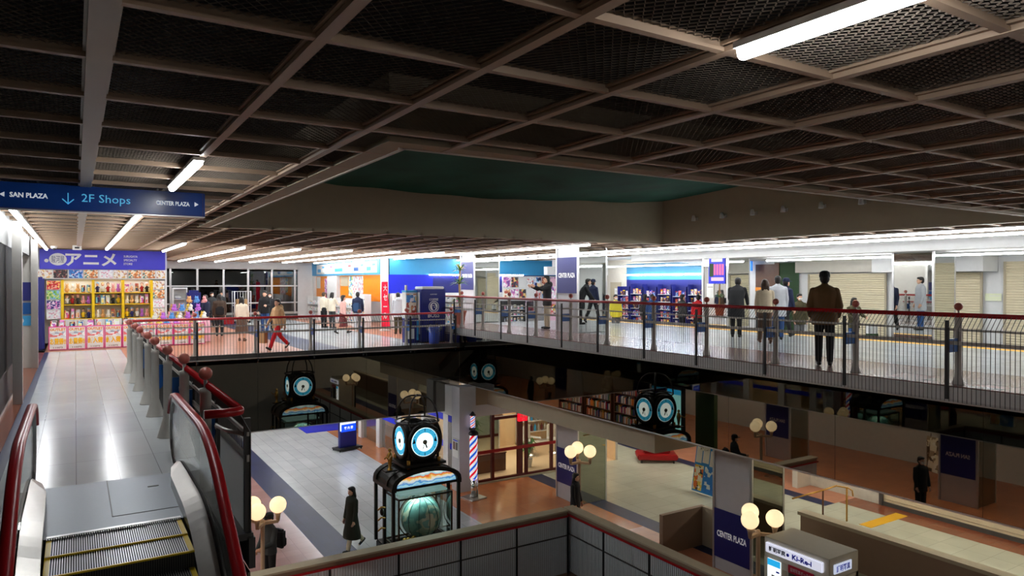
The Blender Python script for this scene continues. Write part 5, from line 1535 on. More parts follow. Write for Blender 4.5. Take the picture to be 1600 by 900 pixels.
obj('sticker', MB().box((-.2, -.26, .15), (.05, -.25, .5), M['paper']).box((-.14, -.262, .62), (-.06, -.25, .78), M['leaf']).box((.12, -.262, .1), (.2, -.25, .8), M['cyan']), pu)
wb = thing('waste_bin', 'blue waste bin lined with a clear plastic bag before the vending machine', 'bin', (10.42, 21.76, 0))
obj('body', MB().lathe([(.16, 0), (.17, .02), (.21, .56), (.2, .56), (.15, .05)], mat('bin_blue', rgb(44, 76, 180), .4), (0, 0, 0), 18), wb)
bagm = glass_mat('clear_plastic_bag', (.9, .93, .97), .1, .2)
b = MB(); vs = []; fs = []; n = 24
for i, (r_, z) in enumerate(((.2, .4), (.235, .46), (.225, .58), (.235, .66), (.27, .6), (.26, .5))):
    for k in range(n):
        w_ = 2 * PI * k / n; rr = r_ * (1 + .1 * math.sin(k * 2.6 + i)); vs.append((rr * math.cos(w_), rr * math.sin(w_), z + .03 * math.sin(k * 1.7 + i)))
for i in range(5):
    for k in range(n): fs.append((i * n + k, i * n + (k + 1) % n, (i + 1) * n + (k + 1) % n, (i + 1) * n + k))
obj('liner_bag', b.add(vs, fs, bagm, True), wb)
pl = thing('potted_plant', 'tall dracaena in a terracotta pot beside the vending machine', 'plant', (12.05, 23.0, ZR))
obj('pot', MB().lathe([(.17, 0), (.18, .02), (.24, .42), (.26, .43), (.26, .5), (.23, .5), (.21, .42)], M['terracotta'], (0, 0, 0), 20), pl)
obj('soil', MB().lathe([(.22, .4), (.22, .44)], M['wood'], (0, 0, 0), 18), pl)
obj('trunk', MB().tube([(0, 0, .42), (.02, 0, 1.0), (-.01, .01, 1.5), (.02, 0, 2.0)], [.045, .04, .036, .03], M['cardboard'], 8), pl)
for zc, L_, nn in ((.85, .45, 22), (1.5, .5, 26), (2.0, .42, 26)):
    b = MB()
    for k in range(nn):
        w_ = k * 2.399; up = rnd.uniform(.1, .9); l = L_ * rnd.uniform(.8, 1.1)
        d = Vector((math.cos(w_), math.sin(w_), 0)); s_ = Vector((-math.sin(w_), math.cos(w_), 0)) * .028
        p0 = Vector((0, 0, zc - .05 + .1 * up)); p1 = p0 + d * l * .45 + Vector((0, 0, l * .55 * up)); p2 = p0 + d * l * (1 - .35 * up) + Vector((0, 0, l * (.8 * up - .25)))
        b.add([p0 - s_ * .5, p0 + s_ * .5, p1 + s_, p2, p1 - s_], [(0, 1, 2, 3, 4)], M['leaf'] if k % 4 else M['plush_y'] if zc > 1.9 else M['leaf'])
    obj('leaf_tuft', b, pl)

# ================================================================== shop between the columns
t = thing('notice_wall', 'wall board crowded with printed notices behind the person photographing', 'notice board', (19.3, 29.6, 0))
obj('board', MB().box((-1.4, 0, .3), (1.9, .05, 2.4), M['white']), t)
for k in range(21):
    x = -1.35 + (k % 7) * .46; z = .65 + (k // 7) * .6
    obj('notice', MB().box((x, -.012, z), (x + .4, 0, z + .5), [PRN[1], PRN[6], M['paper'], PRN[5], PRN[3], PRN[2]][(k * 5) % 6]), t)
tube_light(0, 0, 1.6, 'short strip light over the notice wall between the columns', 'ceiling tube lights', z=2.5, axis='x')
for o in [x for x in bpy.data.objects if x.get('label', '').startswith('short strip light over the notice wall')]: o.location = (17.6, 29.74, 2.5)
t = thing('pink_panel', 'pale pink display panel with red cap next to the purple column sign', 'display', (20.6, 28.9, 0))
obj('panel', MB().box((-.45, 0, .05), (.45, .08, 2.3), M['lightpink']), t); obj('red_cap', MB().box((.1, -.05, 2.1), (.5, .1, 2.5), M['red']), t); obj('foot', MB().box((-.45, -.2, 0), (.45, .25, .05), M['white']), t); obj('print', MB().box((-.35, -.012, 1.2), (.35, 0, 1.9), PRN[3]).box((-.3, -.012, .5), (.2, 0, 1.0), PRN[0]), t)
product_rack((17.9, 28.6, 0), 0, 1.2, 1.2, 3, 6, 'low dark goods rack in front of the notice wall', ('rack before the notice wall', 'pack', 'packs before the notice wall'), nm='pack', seed=1, back='black')
struct('wall_white_box', MB().box((19.2, 27.6, 2.45), (23, 27.9, 2.85), M['white']).box((19.9, 27.6, 2.85), (23, 28.2, ZC), M['white']))

# ================================================================== shops behind the raised walkway (floor is lower there)
FX = 22.95
struct('wall_corridor', MB().box((FX, 26.2, 0), (FX + .2, 29.8, ZC), M['cream']).box((FX - .03, 26.6, 0), (FX, 27.4, 2.1), M['beige']))
# magazine shop: blue wall with strip lights and magazine racks
struct('wall_magazine_shop', MB().box((FX, 20.6, 2.22), (FX + .1, 26.2, 2.98), mat('teal_blue_panel', rgb(52, 128, 168), .4)).box((FX, 20.6, 0), (FX + .1, 26.2, 2.22), M['navy']).box((FX - .3, 20.6, 2.98), (FX + .1, 26.2, ZC), M['cream']).box((FX - .8, 20.4, 0), (FX + .1, 20.6, ZC), M['white']))
for i in range(4):
    tube_light(FX - .25, 20.9 + i * 1.3, 22.1 + i * 1.3, 'strip light above the magazine racks, %s from the mirrored column with posters' % ORD[i], 'magazine shop strip lights', z=2.5)
for i in range(6):
    y = 21.2 + i * .92
    t = product_rack((FX - .45, y, 0), -PI / 2, .8, 2.0 if i % 2 == 0 else 1.9, 5, 4, 'slanted magazine rack with blue uprights, %s from the mirrored column with posters' % ORD[i], ('%s magazine rack from the mirrored column' % ORD[i], 'magazine', 'magazines on the racks'), name='magazine_rack', kind='magazine', nm='magazine', back='navy', sides='navy', seed=i * 4, sc=.8)
# green board, timber frame, exit sign
struct('wall_green_board', MB().box((FX - .02, 16.55, 0), (FX, 17.4, 2.85), M['green']).box((FX - .05, 17.4, 0), (FX, 17.6, 2.85), M['wood']).box((FX - .03, 17.6, 1.9), (FX, 18.5, 2.8), M['wood']).box((FX - .04, 17.6, 1.75), (FX, 18.5, 1.9), M['orange']).box((FX - .02, 17.6, 0), (FX, 18.5, 1.75), M['black']))
t = thing('direction_sign', 'small lit blue sign with a white arrow beside the green board', 'sign', (FX - .35, 18.6, 2.55))
obj('box', MB().box((-.08, -.22, 0), (0, .22, .4), mat('lit_blue', rgb(40, 120, 220), .4, emit=rgb(40, 120, 220), es=.9)), t)
b = MB().box((-.085, -.1, .18), (-.081, .1, .22), M['sign_white']).prism([(-.16, .2), (-.08, .28), (-.08, .12)], -.085, -.081, M['sign_white'], 'x')
obj('arrow', b, t); obj('hanger', MB().box((-.06, -.03, .4), (-.02, .03, .6), M['grey']), t)
# roller shutters
def shutter(y0, y1, z1, label):
    t = thing('roller_shutter', label, 'shutter', (FX - .03, (y0 + y1) / 2, 0), 0, 'roller shutters')
    h = (y1 - y0) / 2; b = MB(); vs = []; fs = []; n = int(z1 / .075)
    for k in range(n):
        z = z1 * k / n; dz = z1 / n
        vs += [(0, -h, z), (0, h, z), (-.018, -h, z + dz * .5), (-.018, h, z + dz * .5)]
    vs += [(0, -h, z1), (0, h, z1)]
    m_ = len(vs) // 2
    b.add(vs, [(2 * k, 2 * k + 1, 2 * k + 3, 2 * k + 2) for k in range(m_ - 1)], M['shutter'])
    obj('curtain', b, t)
    obj('bottom_bar', MB().box((-.03, -h, 0), (.01, h, .08), M['alu']), t)
    for s_ in (-1, 1): obj('guide_rail', MB().box((-.04, s_ * h - .03, 0), (.01, s_ * h + .03, z1), M['beige']), t)
    return t
shutter(13.23, 16.11, 2.4, 'wide cream roller shutter behind the man in the brown jacket')
shutter(10.32, 11.9, 2.4, 'cream roller shutter just past the mirrored column, lower top edge')
shutter(7.2, 9.7, 2.7, 'cream roller shutter with the higher top edge at the wall end')
struct('wall_beam_upper', MB().box((FX - .9, 9.9, 2.42), (FX, 13.2, 2.95), M['white']).box((FX - .3, 13.2, 2.45), (FX, 16.5, 2.93), M['cream']))
tag(obj('wall_notice', MB().box((-.006, -.22, 0), (0, .22, .22), mat('pale_yellow_paper', rgb(228, 232, 200), .6)).box((-.008, -.18, .14), (-.006, .1, .155), M['paper']), None, None, (FX - .002, 10.02, 1.55)), 'pale yellow notice on the white wall between two shutters', 'notice')
# posters on the mirrored column
t = thing('poster', 'blue and pink event poster on the mirrored column by the magazine shop', 'poster', (18.98, 17.0, 1.5 + ZR))
obj('sheet', MB().box((-.012, -.42, 0), (0, .32, 1.0), M['deepblue']), t); b = MB()
for k in range(4): b.box((-.016, -.36 + k * .12, .3), (-.012, -.27 + k * .12, .68), M['pink'])
b.box((-.016, -.36, .1), (-.012, .2, .22), M['lightpink']).box((-.016, .1, .25), (-.012, .28, .7), M['green']).box((-.016, -.3, .76), (-.012, .2, .9), M['white'])
obj('print', b, t)
tag(obj('paper_notice', MB().box((-.006, -.16, 0), (0, .16, .5), M['paper']).box((-.008, -.12, .36), (-.006, .12, .4), M['grey']), None, None, (18.98, 17.25, 1.0 + ZR)), 'plain white paper notice on the mirrored column, below the blue poster', 'notice')
tag(obj('paper_notice', MB().box((-.006, -.14, 0), (0, .14, .45), M['paper']).box((-.008, -.1, .3), (-.006, .1, .33), M['grey']), None, None, (FX - .04, 26.9, 1.35)), 'plain white paper notice on the corridor door beside the magazine racks', 'notice')
# camera domes on the ceiling
for i, (x, y) in enumerate(((-.55, 25.8), (.05, 25.2))):
    t = thing('security_camera', ['white dome camera on the ceiling above the round shop logo', 'white box sensor on the ceiling above the anime shop sign'][i], 'camera', (x, y, ZC - (.045 if i else .02)))
    obj('housing', MB().lathe([(.07, .02), (.09, 0), (.09, -.05), (.06, -.09)], M['white'], (0, 0, 0), 14) if i == 0 else MB().box((-.12, -.1, -.12), (.12, .1, .02), M['white'], 0, .01), t)
    obj('lens', MB().ball((0, -.02, -.09), .05, M['black'], 12, 8) if i == 0 else MB().box((-.06, -.11, -.08), (.06, -.1, -.03), M['black']), t)

# ================================================================== people
def capsule(b, p0, p1, r0, r1, n=10, m=4, flat=1.):
    """closed tapered limb with round ends"""
    p0 = Vector(p0); p1 = Vector(p1); t = (p1 - p0); L = t.length
    t = t / L if L > 1e-6 else Vector((0, 0, 1))
    e = t.cross(Vector((0, 1, 0)) if abs(t.y) < .9 else Vector((1, 0, 0))).normalized(); g = t.cross(e)
    rings = []
    for i in range(m + 1):
        a = -PI / 2 + PI / 2 * i / m
        rings.append((p0 + t * r0 * math.sin(a), r0 * math.cos(a)))
    for i in range(m + 1):
        a = PI / 2 * i / m
        rings.append((p1 + t * r1 * math.sin(a), r1 * math.cos(a)))
    vs = []; fs = []
    for c, r_ in rings:
        r_ = max(r_, 1e-4)
        for k in range(n):
            w = 2 * PI * k / n
            vs.append(c + e * r_ * math.cos(w) + g * r_ * math.sin(w) * flat)
    N = len(rings)
    for i in range(N - 1):
        for k in range(n):
            fs.append((i * n + k, i * n + (k + 1) % n, (i + 1) * n + (k + 1) % n, (i + 1) * n + k))
    fs.append(tuple(range(n))[::-1]); fs.append(tuple(range((N - 1) * n, N * n)))
    return b.add(vs, fs, M['skin'], True)
def loft(b, rings, n=18):
    """rings (cx, cy, z, rx, ry)"""
    vs = []; fs = []
    for cx, cy, z, rx, ry in rings:
        for k in range(n):
            w = 2 * PI * k / n
            vs.append((cx + rx * math.cos(w), cy + ry * math.sin(w), z))
    for i in range(len(rings) - 1):
        for k in range(n):
            fs.append((i * n + k, i * n + (k + 1) % n, (i + 1) * n + (k + 1) % n, (i + 1) * n + k))
    fs.append(tuple(range(n))[::-1]); fs.append(tuple(range((len(rings) - 1) * n, len(rings) * n)))
    return b.add(vs, fs, M['skin'], True)
def fuse(name, b, voxel, material, smooth=3):
    """one continuous surface out of overlapping closed shapes"""
    me = bpy.data.meshes.new(name)
    me.from_pydata([tuple(v) for v in b.v], [], b.f)
    bm = bmesh.new(); bm.from_mesh(me); bmesh.ops.recalc_face_normals(bm, faces=bm.faces); bm.to_mesh(me); bm.free()
    o = bpy.data.objects.new(name, me); COL.objects.link(o)
    md = o.modifiers.new('r', 'REMESH'); md.mode = 'VOXEL'; md.voxel_size = voxel; md.use_smooth_shade = True
    if smooth:
        s_ = o.modifiers.new('s', 'SMOOTH'); s_.iterations = smooth; s_.factor = .5
    dg = bpy.context.evaluated_depsgraph_get()
    out = bpy.data.meshes.new_from_object(o.evaluated_get(dg))
    bpy.data.objects.remove(o); bpy.data.meshes.remove(me)
    out.name = name
    out.materials.clear(); out.materials.append(material)
    return out
def cloth(name, col, rough=.85, metal=0.):
    return mat('cloth_' + name, col, rough, metal, var=.12, scale=14)
HANDS = {}
def person(label, loc, rz, h=1.65, top=None, top_len=.82, bottom=None, kind='trousers', hair=None, hair_len=0, hat=None, mask=False, hood=None, legs=((0, 0), (0, 0)), arms=((5, 8, 12), (5, 8, 12)), lean=0., head=(0, 0), fat=1., shoe=None, skirt_len=.5, flare=.0, seated=False):
    """figure facing -y; legs (hip swing forward, knee bend), arms (swing forward, spread, elbow bend) in degrees, first the person's own left"""
    s = h / 1.68
    t = thing('person', label, 'person', loc, rz)
    top = top or M['black']; bottom = bottom or M['black']; hair = hair or M['hair']; shoe = shoe or M['shoe']
    hz = .89 * s
    lift = 0.
    V = Vector
    ln = R(lean)
    def up(x, y, z):            # upper body point, leaning forward about the hips
        dz = z * s - hz
        return V((x * s, y * s * 1. - math.sin(ln) * dz + 0, hz + math.cos(ln) * dz - 0)) if True else None
    J = {}
    lowest = 0
    for i, sx in enumerate((1, -1)):
        a, kb = R(legs[i][0]), R(legs[i][1])
        hip = V((sx * .088 * s, 0, hz)); kn = hip + V((sx * .01 * s, -math.sin(a), -math.cos(a))) * .42 * s
        a2 = a - kb
        an = kn + V((0, -math.sin(a2), -math.cos(a2))) * .40 * s
        J['hip', i], J['kn', i], J['an', i], J['a2', i] = hip, kn, an, a2
    low = min(J['an', i].z for i in (0, 1))
    dz = .075 * s - low
    for k in list(J):
        if k[0] != 'a2': J[k] = J[k] + V((0, 0, dz))
    D = V((0, 0, dz))
    U = lambda x, y, z: up(x, y, z) + D
    for i, sx in enumerate((1, -1)):
        a, sp, eb = R(arms[i][0]), R(arms[i][1]), R(arms[i][2])
        sh = U(sx * .175 * fat ** .5, .005, 1.35)
        d1 = V((sx * math.sin(sp), -math.sin(a + ln) * math.cos(sp), -math.cos(a + ln) * math.cos(sp)))
        el = sh + d1 * .275 * s
        a2 = a + ln + eb
        d2 = V((sx * math.sin(sp) * .35 - sx * .25 * math.sin(eb), -math.sin(a2), -math.cos(a2))).normalized()
        wr = el + d2 * .235 * s
        J['sh', i], J['el', i], J['wr', i], J['hd', i] = sh, el, wr, d2
    # ---- body, one skin surface
    b = MB()
    loft(b, [(0, 0, 0, 0, 0)][:0] + [(U(0, 0, z).x, U(0, 0, z).y, U(0, 0, z).z, rx * s, ry * s) for z, rx, ry in ((.82, .13, .09), (.92, .16, .105), (1.05, .135, .09), (1.2, .15, .1), (1.32, .165, .1), (1.4, .12, .075), (1.44, .06, .055))])
    capsule(b, U(0, .01, 1.38), U(0, -.005, 1.5), .055 * s, .05 * s)
    hc = U(0, -.02, 1.575)
    q = Matrix.Rotation(R(head[0]), 3, 'Z') @ Matrix.Rotation(R(head[1]), 3, 'X')
    def H(x, y, z): return hc + q @ (V((x, y, z)) * s)
    hb = MB(); hb.ball((0, .012, .02), (.074, .092, .085), M['skin'], 18, 12).ball((0, -.02, -.045), (.056, .066, .07), M['skin'], 16, 10)
    capsule(hb, (0, -.088, .0), (0, -.1, -.025), .009, .013); 
    for sx in (-1, 1): hb.ball((sx * .075, .01, -.01), (.012, .022, .032), M['skin'], 8, 6)
    capsule(hb, (-.018, -.083, -.062), (.018, -.083, -.062), .007, .007)
    b.add([hc + q @ (v if isinstance(v, V) else V(v)) * s for v in hb.v], hb.f, M['skin'], True)
    for i, sx in enumerate((1, -1)):
        capsule(b, J['sh', i], J['el', i], .05 * s, .04 * s); capsule(b, J['el', i], J['wr', i], .04 * s, .027 * s)
        d = J['hd', i]; side = d.cross(V((1, 0, 0))).normalized() if abs(d.x) < .9 else V((0, 1, 0)); wd = side.cross(d).normalized()
        w0 = J['wr', i]; pl_ = w0 + d * .085 * s
        fw = side        # palm width runs fore and aft when the arm hangs
        for o_ in (-.022, 0, .022): capsule(b, w0 + d * .01 * s + fw * o_ * .6 * s, pl_ + fw * o_ * s, .018 * s, .016 * s)
        for k, (o_, L_) in enumerate(((-.033, .07), (-.011, .08), (.011, .075), (.033, .058))):
            f0 = pl_ + fw * o_ * s; f1 = f0 + (d * .9 - wd * sx * .2).normalized() * L_ * .5 * s; f2 = f1 + (d * .75 - wd * sx * .6).normalized() * L_ * .5 * s
            capsule(b, f0, f1, .0098 * s, .0092 * s, 8, 3); capsule(b, f1, f2, .0092 * s, .008 * s, 8, 3)
        th0 = w0 + d * .03 * s - fw * .028 * s; th1 = th0 + (d * .7 - fw * .7).normalized() * .04 * s; th2 = th1 + (d * .9 - fw * .2).normalized() * .03 * s
        capsule(b, th0, th1, .013 * s, .011 * s, 8, 3); capsule(b, th1, th2, .011 * s, .009 * s, 8, 3)
        capsule(b, J['hip', i], J['kn', i], .078 * s, .05 * s); capsule(b, J['kn', i], J['an', i], .05 * s, .034 * s)
        a2 = J['a2', i]; fd = V((sx * .12, -math.cos(a2), math.sin(a2) * 1.)).normalized()
        capsule(b, J['an', i] - V((0, 0, .03 * s)), J['an', i] + fd * .13 * s - V((0, 0, .045 * s)), .035 * s, .026 * s)
    HANDS[t.name] = [tuple(Matrix.Rotation(rz, 3, 'Z') @ (J['wr', i] + J['hd', i] * .12 * s) + V(loc)) for i in (0, 1)]
    obj('body', fuse('body', b, .0115, M['skin'], 2), t)
    b = MB()
    for sx in (-1, 1): b.ball(H(sx * .03, -.08, .012), .0085 * s, M['black'], 8, 6)
    obj('eyes', b, t)
    # ---- top
    b = MB()
    g = .03
    z1 = top_len
    rings = []
    for z, rx, ry in ((1.46, .07, .07), (1.41, .15, .1), (1.33, .195, .13), (1.2, .185, .135), (1.05, .175, .13), (.93, .185, .135), (.85, .19, .14), (.7, .2, .15), (.5, .22, .17), (.3, .24, .19)):
        if z >= z1 - .001 or not rings:
            k = 1 + flare * max(0, .95 - z)
            rings.append((z, rx * fat * k, ry * fat * k))
    zl = rings[-1][0]
    if zl > z1 + .01: rings.append((z1, rings[-1][1] * (1 + flare * .1), rings[-1][2] * (1 + flare * .1)))
    rr = []
    for z, rx, ry in rings:
        p = U(0, 0, z) if z > .85 else V((0, 0, z * s)) + D
        rr.append((p.x, p.y + (0 if z > .85 else 0), p.z, rx * s, ry * s))
    loft(b, list(reversed(rr)))
    for i in (0, 1):
        capsule(b, J['sh', i], J['el', i], .063 * s * fat ** .5, .056 * s * fat ** .5); capsule(b, J['el', i], J['el', i].lerp(J['wr', i], .93), .056 * s * fat ** .5, .042 * s * fat ** .5)
    capsule(b, U(0, .015, 1.42), U(0, .0, 1.46), .078 * s, .064 * s)
    if hood: b.ball(U(0, .1, 1.42), (.12 * s, .08 * s, .1 * s), top, 14, 10)
    obj('jacket' if top_len > .6 else 'coat', fuse('jacket', b, .0125, top, 3), t)
    # ---- bottom
    b = MB()
    if kind == 'skirt':
        rings = [(V((0, 0, z * s)) + D, r_) for z, r_ in ((.98, .15), (.88, .19), (.7, .2), (max(skirt_len, .2), .22 + .1 * (.7 - skirt_len)))]
        loft(b, [(p.x, p.y, p.z, r_ * s, r_ * .82 * s) for p, r_ in reversed(rings)])
        obj('skirt', fuse('skirt', b, .014, bottom, 2), t)
    else:
        loft(b, [(0, 0, (z * s) + dz, rx * s, ry * s) for z, rx, ry in ((.8, .16, .11), (.88, .18, .125), (.99, .16, .11))])
        for i in (0, 1):
            capsule(b, J['hip', i] - V((0, 0, .02)), J['kn', i], .095 * s, .072 * s); capsule(b, J['kn', i], J['kn', i].lerp(J['an', i], .93), .072 * s, .058 * s)
        obj('trousers', fuse('trousers', b, .0135, bottom, 3), t)
    for i, sx in enumerate((1, -1)):
        b = MB(); a2 = J['a2', i]; fd = V((sx * .12, -math.cos(a2), math.sin(a2))).normalized(); dn = V((0, -math.sin(a2), -math.cos(a2)))
        an = J['an', i]
        capsule(b, an + dn * .03 * s - fd * .03 * s, an + dn * .035 * s + fd * .14 * s, .042 * s, .036 * s, 12, 4); capsule(b, an - dn * .03 * s, an + dn * .03 * s, .044 * s, .046 * s)
        obj('shoe', fuse('shoe', b, .012, shoe, 1), t)
    # ---- hair, hat, mask
    b = MB()
    if hair_len >= 0:
        for i_, (c, r_) in enumerate((((0, .028, .04), (.088, .095, .092)), ((0, .045, 0), (.085, .078, .1)), ((0, -.02, .085), (.07, .075, .04)))):
            mb = MB().ball(c, r_, hair, 18, 12); b.add([H(*v) for v in mb.v], mb.f, hair, True)
        if hair_len > .02:
            for sx in (-1, 0, 1):
                capsule(b, H(sx * .06, .045, 0), H(sx * .065, .075 + .0 * hair_len, -.1 - hair_len), .045 * s, .04 * s)
            for sx in (-1, 1): capsule(b, H(sx * .075, .01, .02), H(sx * .08, .03, -.06 - hair_len * .6), .025 * s, .022 * s)
        obj('hair', fuse('hair', b, .012, hair, 2), t)
    if hat:
        mb = MB().lathe([(.1, .02), (.104, .06), (.09, .115), (.05, .14), (.01, .145)], hat, (0, .015, 0), 18, True, .9, 1.05)
        mb.prism([(.095 * math.cos(PI + PI * k / 10) * .85, -.06 + .115 * math.sin(PI + PI * k / 10)) for k in range(11)], .03, .042, hat, 'z')
        b = MB(); b.add([H(*v) for v in mb.v], mb.f, hat, False); obj('cap', b, t)
    if mask:
        mb = MB().ball((0, -.052, -.042), (.055, .052, .046), M['paper'], 14, 10); b = MB(); b.add([H(*v) for v in mb.v], mb.f, M['paper'], True)
        for sx in (-1, 1): b.tube([H(sx * .045, -.07, -.03), H(sx * .076, 0, -.005)], .003, M['paper'], 4)
        obj('face_mask', b, t)
    return t
M['hair'] = mat('black_hair', (.012, .010, .009), .45, var=.4, scale=60); M['brownhair'] = mat('brown_hair', (.05, .026, .014), .45, var=.3, scale=60); M['shoe'] = mat('dark_shoe', (.015, .014, .013), .4)
C_ = dict(navy=rgb(30, 38, 66), brownp=rgb(74, 58, 46), cream=rgb(232, 222, 200), black=(.012, .012, .014), tan=rgb(196, 160, 118), redp=rgb(206, 14, 30), beige=rgb(206, 188, 160), pinkc=rgb(226, 178, 168), maroonp=rgb(96, 34, 34), greyl=rgb(190, 192, 198), grey=rgb(104, 104, 106), jeans=rgb(50, 84, 136), olive=rgb(70, 64, 40), brownj=rgb(104, 78, 46), darkgrey=rgb(52, 54, 56), yellow=rgb(232, 214, 60), red=rgb(200, 30, 36), brownk=rgb(92, 70, 56), coat=rgb(38, 40, 28), khaki=rgb(196, 182, 156), whitec=rgb(226, 228, 230), blue=rgb(40, 70, 120))
C = {k: cloth(k, v) for k, v in C_.items()}
def fl(px, py, z):
    p = onz(px, py, z); return (p.x, p.y, z)
def face(deg): return R(deg)       # rotation: 0 faces the camera side (-y), 90 faces +x, 180 faces away
def strap_bag(owner_xyz, rz, dx, dy, z, label, col, size=(.3, .12, .34), name='backpack', cat='bag', straps=True):
    q = Matrix.Rotation(rz, 3, 'Z') @ Vector((dx, dy, 0))
    t = thing(name, label, cat, (owner_xyz[0] + q.x, owner_xyz[1] + q.y, owner_xyz[2] + z), rz)
    w, d, h = size
    obj('bag', MB().box((-w / 2, -d / 2, 0), (w / 2, d / 2, h), col, 0, min(.05, d * .4)), t)
    if straps: obj('pocket', MB().box((-w * .36, d / 2 - .01, .03), (w * .36, d / 2 + .04, h * .5), col, 0, .02), t)
    return t
# ---- back walkway
p = fl(321, 524, 0); person('person in a navy jacket with black hair, browsing beside the plush heap', p, R(215), 1.58, C['navy'], .78, C['tan'], hair_len=.01)
p = fl(344, 514, 0); person('person in a white mask standing behind the navy jacket, before the dark windows', (p[0] - .1, p[1] + 1.6, 0), R(20), 1.62, C['darkgrey'], .8, C['black'], mask=True)
p = fl(343, 525, 0); person('person in a brown quilted jacket with a black backpack, seen from behind', p, R(170), 1.62, C['brownp'], .78, C['black'], hair_len=.03, fat=1.12)
strap_bag(p, R(170), -.02, .25, .82, 'black backpack worn over the brown quilted jacket', C['black'])
p = fl(378, 533, 0); person('person with long black hair in a cream jacket and long brown skirt', p, R(150), 1.56, C['cream'], .72, C['brownk'], 'skirt', hair_len=.2, skirt_len=.3, shoe=M['wood'])
p = fl(357, 508, 0); person('person half hidden behind the wire roll cage, dark clothes', (p[0], p[1] + 2, 0), R(0), 1.6, C['darkgrey'], .8, C['black'])
p = fl(414, 521, 0); person('person in a black jacket, jeans and dark mask facing the void', p, R(-30), 1.72, C['black'], .8, C['jeans'], hair_len=.0, arms=((25, 8, 70), (10, 8, 20)), shoe=M['paper'])
p = fl(426, 518, 0); person('person in a white mask and black coat behind the black jacketed person', (p[0], p[1] + .5, 0), R(-10), 1.63, C['black'], .6, C['black'], mask=True, hair_len=.05)
pp = onz(434, 546, 0); p = (pp.x, pp.y, 0)
pw = person('person striding in a beige hoodie and bright red trousers', p, R(-62), 1.66, C['tan'], .76, C['redp'], hood=True, hair_len=.0, legs=((32, 8), (-26, 22)), arms=((-14, 8, 10), (16, 8, 25)))
bg = thing('paper_bag', 'brown paper shopping bag carried by the person in red trousers', 'bag', (HANDS[pw.name][1][0] + (HANDS[pw.name][1][0] - p[0]) * .25, HANDS[pw.name][1][1] + (HANDS[pw.name][1][1] - p[1]) * .25, HANDS[pw.name][1][2] - .5), R(-62))
obj('bag', MB().box((-.15, -.07, 0), (.15, .07, .36), M['cardboard'], 0, .005), bg); obj('handle', MB().tube([(-.06, 0, .36), (-.04, 0, .45), (.04, 0, .45), (.06, 0, .36)], .008, M['cardboard'], 6), bg)
p = fl(506, 512, 0); person('person in a cream jacket and black trousers at the white racks, nearer the dark windows', p, R(120), 1.62, C['cream'], .8, C['black'], hair=M['brownhair'], hair_len=.02)
p = fl(519, 513, 0); person('person in a cream jacket with a dark shoulder bag at the white racks', p, R(125), 1.62, C['cream'], .8, C['darkgrey'], hair_len=.08, arms=((5, 8, 12), (30, 15, 60)))
strap_bag(p, R(125), .36, .12, .75, 'dark shoulder bag on the person in cream at the racks', C['black'], (.26, .1, .2), 'shoulder_bag', 'bag', False)
p = fl(536, 521, 0); person('person in a long pale pink coat over a dark red skirt, walking', p, R(75), 1.58, C['pinkc'], .5, C['maroonp'], 'skirt', hair_len=.12, skirt_len=.32, legs=((18, 5), (-16, 14)))
p = fl(559, 517, 0); person('person in a navy jacket and grey trousers with a blue backpack', p, R(150), 1.66, C['navy'], .78, C['greyl'], hair_len=.0, shoe=M['paper'])
strap_bag(p, R(150), 0, .27, .82, 'blue backpack worn over a navy jacket at the racks', cloth('bluebag', rgb(44, 74, 110)), (.3, .14, .4))
p = fl(622, 522, 0); person('person in a pale grey hoodie and dark trousers behind the red flag', p, R(170), 1.66, C['greyl'], .7, C['olive'], hood=True, hair_len=.0, fat=1.1)
# ---- raised walkway
p = fl(855, 514, ZR); person('person in a black hooded coat and beige trousers raising a phone to photograph', p, R(-105), 1.74, C['black'], .74, C['khaki'], hood=True, hair_len=.03, arms=((70, 5, 45), (72, 5, 40)))
q = Matrix.Rotation(R(-105), 3, 'Z') @ Vector((.0, -.5, 0))
ph = thing('phone', 'phone held up by the person in the black hooded coat', 'phone', (p[0] + q.x, p[1] + q.y, ZR + 1.5), R(-105))
obj('body', MB().box((-.037, -.005, -.075), (.037, .005, .075), M['black'], 0, .004), ph); obj('screen', MB().box((-.033, .005, -.07), (.033, .0065, .07), M['glass']), ph)
p = fl(1195, 536, ZR); person('person with a brown bob in a beige blouse and brown trousers, walking away', p, R(140), 1.62, C['beige'], .82, C['brownk'], hair=M['brownhair'], hair_len=.07, legs=((14, 4), (-12, 12)), shoe=M['wood'])
p = fl(1215, 531, ZR); person('person in a pale grey puffer jacket and jeans beside the beige blouse', p, R(132), 1.7, C['greyl'], .62, C['jeans'], hair_len=.0, fat=1.1)
p = fl(1228, 527, ZR); person('person in a dark navy jacket and cap, walking past the green board', p, R(80), 1.68, C['navy'], .78, C['black'], hair_len=.0, hat=C['navy'], legs=((20, 4), (-18, 16)))
pp = onz(1246, 540, 0); person('masked person in a dark olive coat in front of the green board', (20.2, 14.55, 0), R(-30), 1.7, C['olive'], .7, C['grey'], mask=True, hair_len=.0)
p = fl(1280, 574, ZR); person('man in a brown jacket, black trousers and dark cap leaning at the far railing', (p[0] + .3, p[1] + .1, ZR), R(126), 1.72, C['brownj'], .74, C['black'], hair_len=.0, hat=C['black'], fat=1.16, arms=((-8, 13, 40), (-8, 13, 40)))
pw = person('person with black hair in an olive coat carrying a white bag, before the wide shutter', (20.6, 12.9, 0), R(-25), 1.6, C['olive'], .7, C['jeans'], hair_len=.1, arms=((30, 8, 50), (20, 8, 50)))
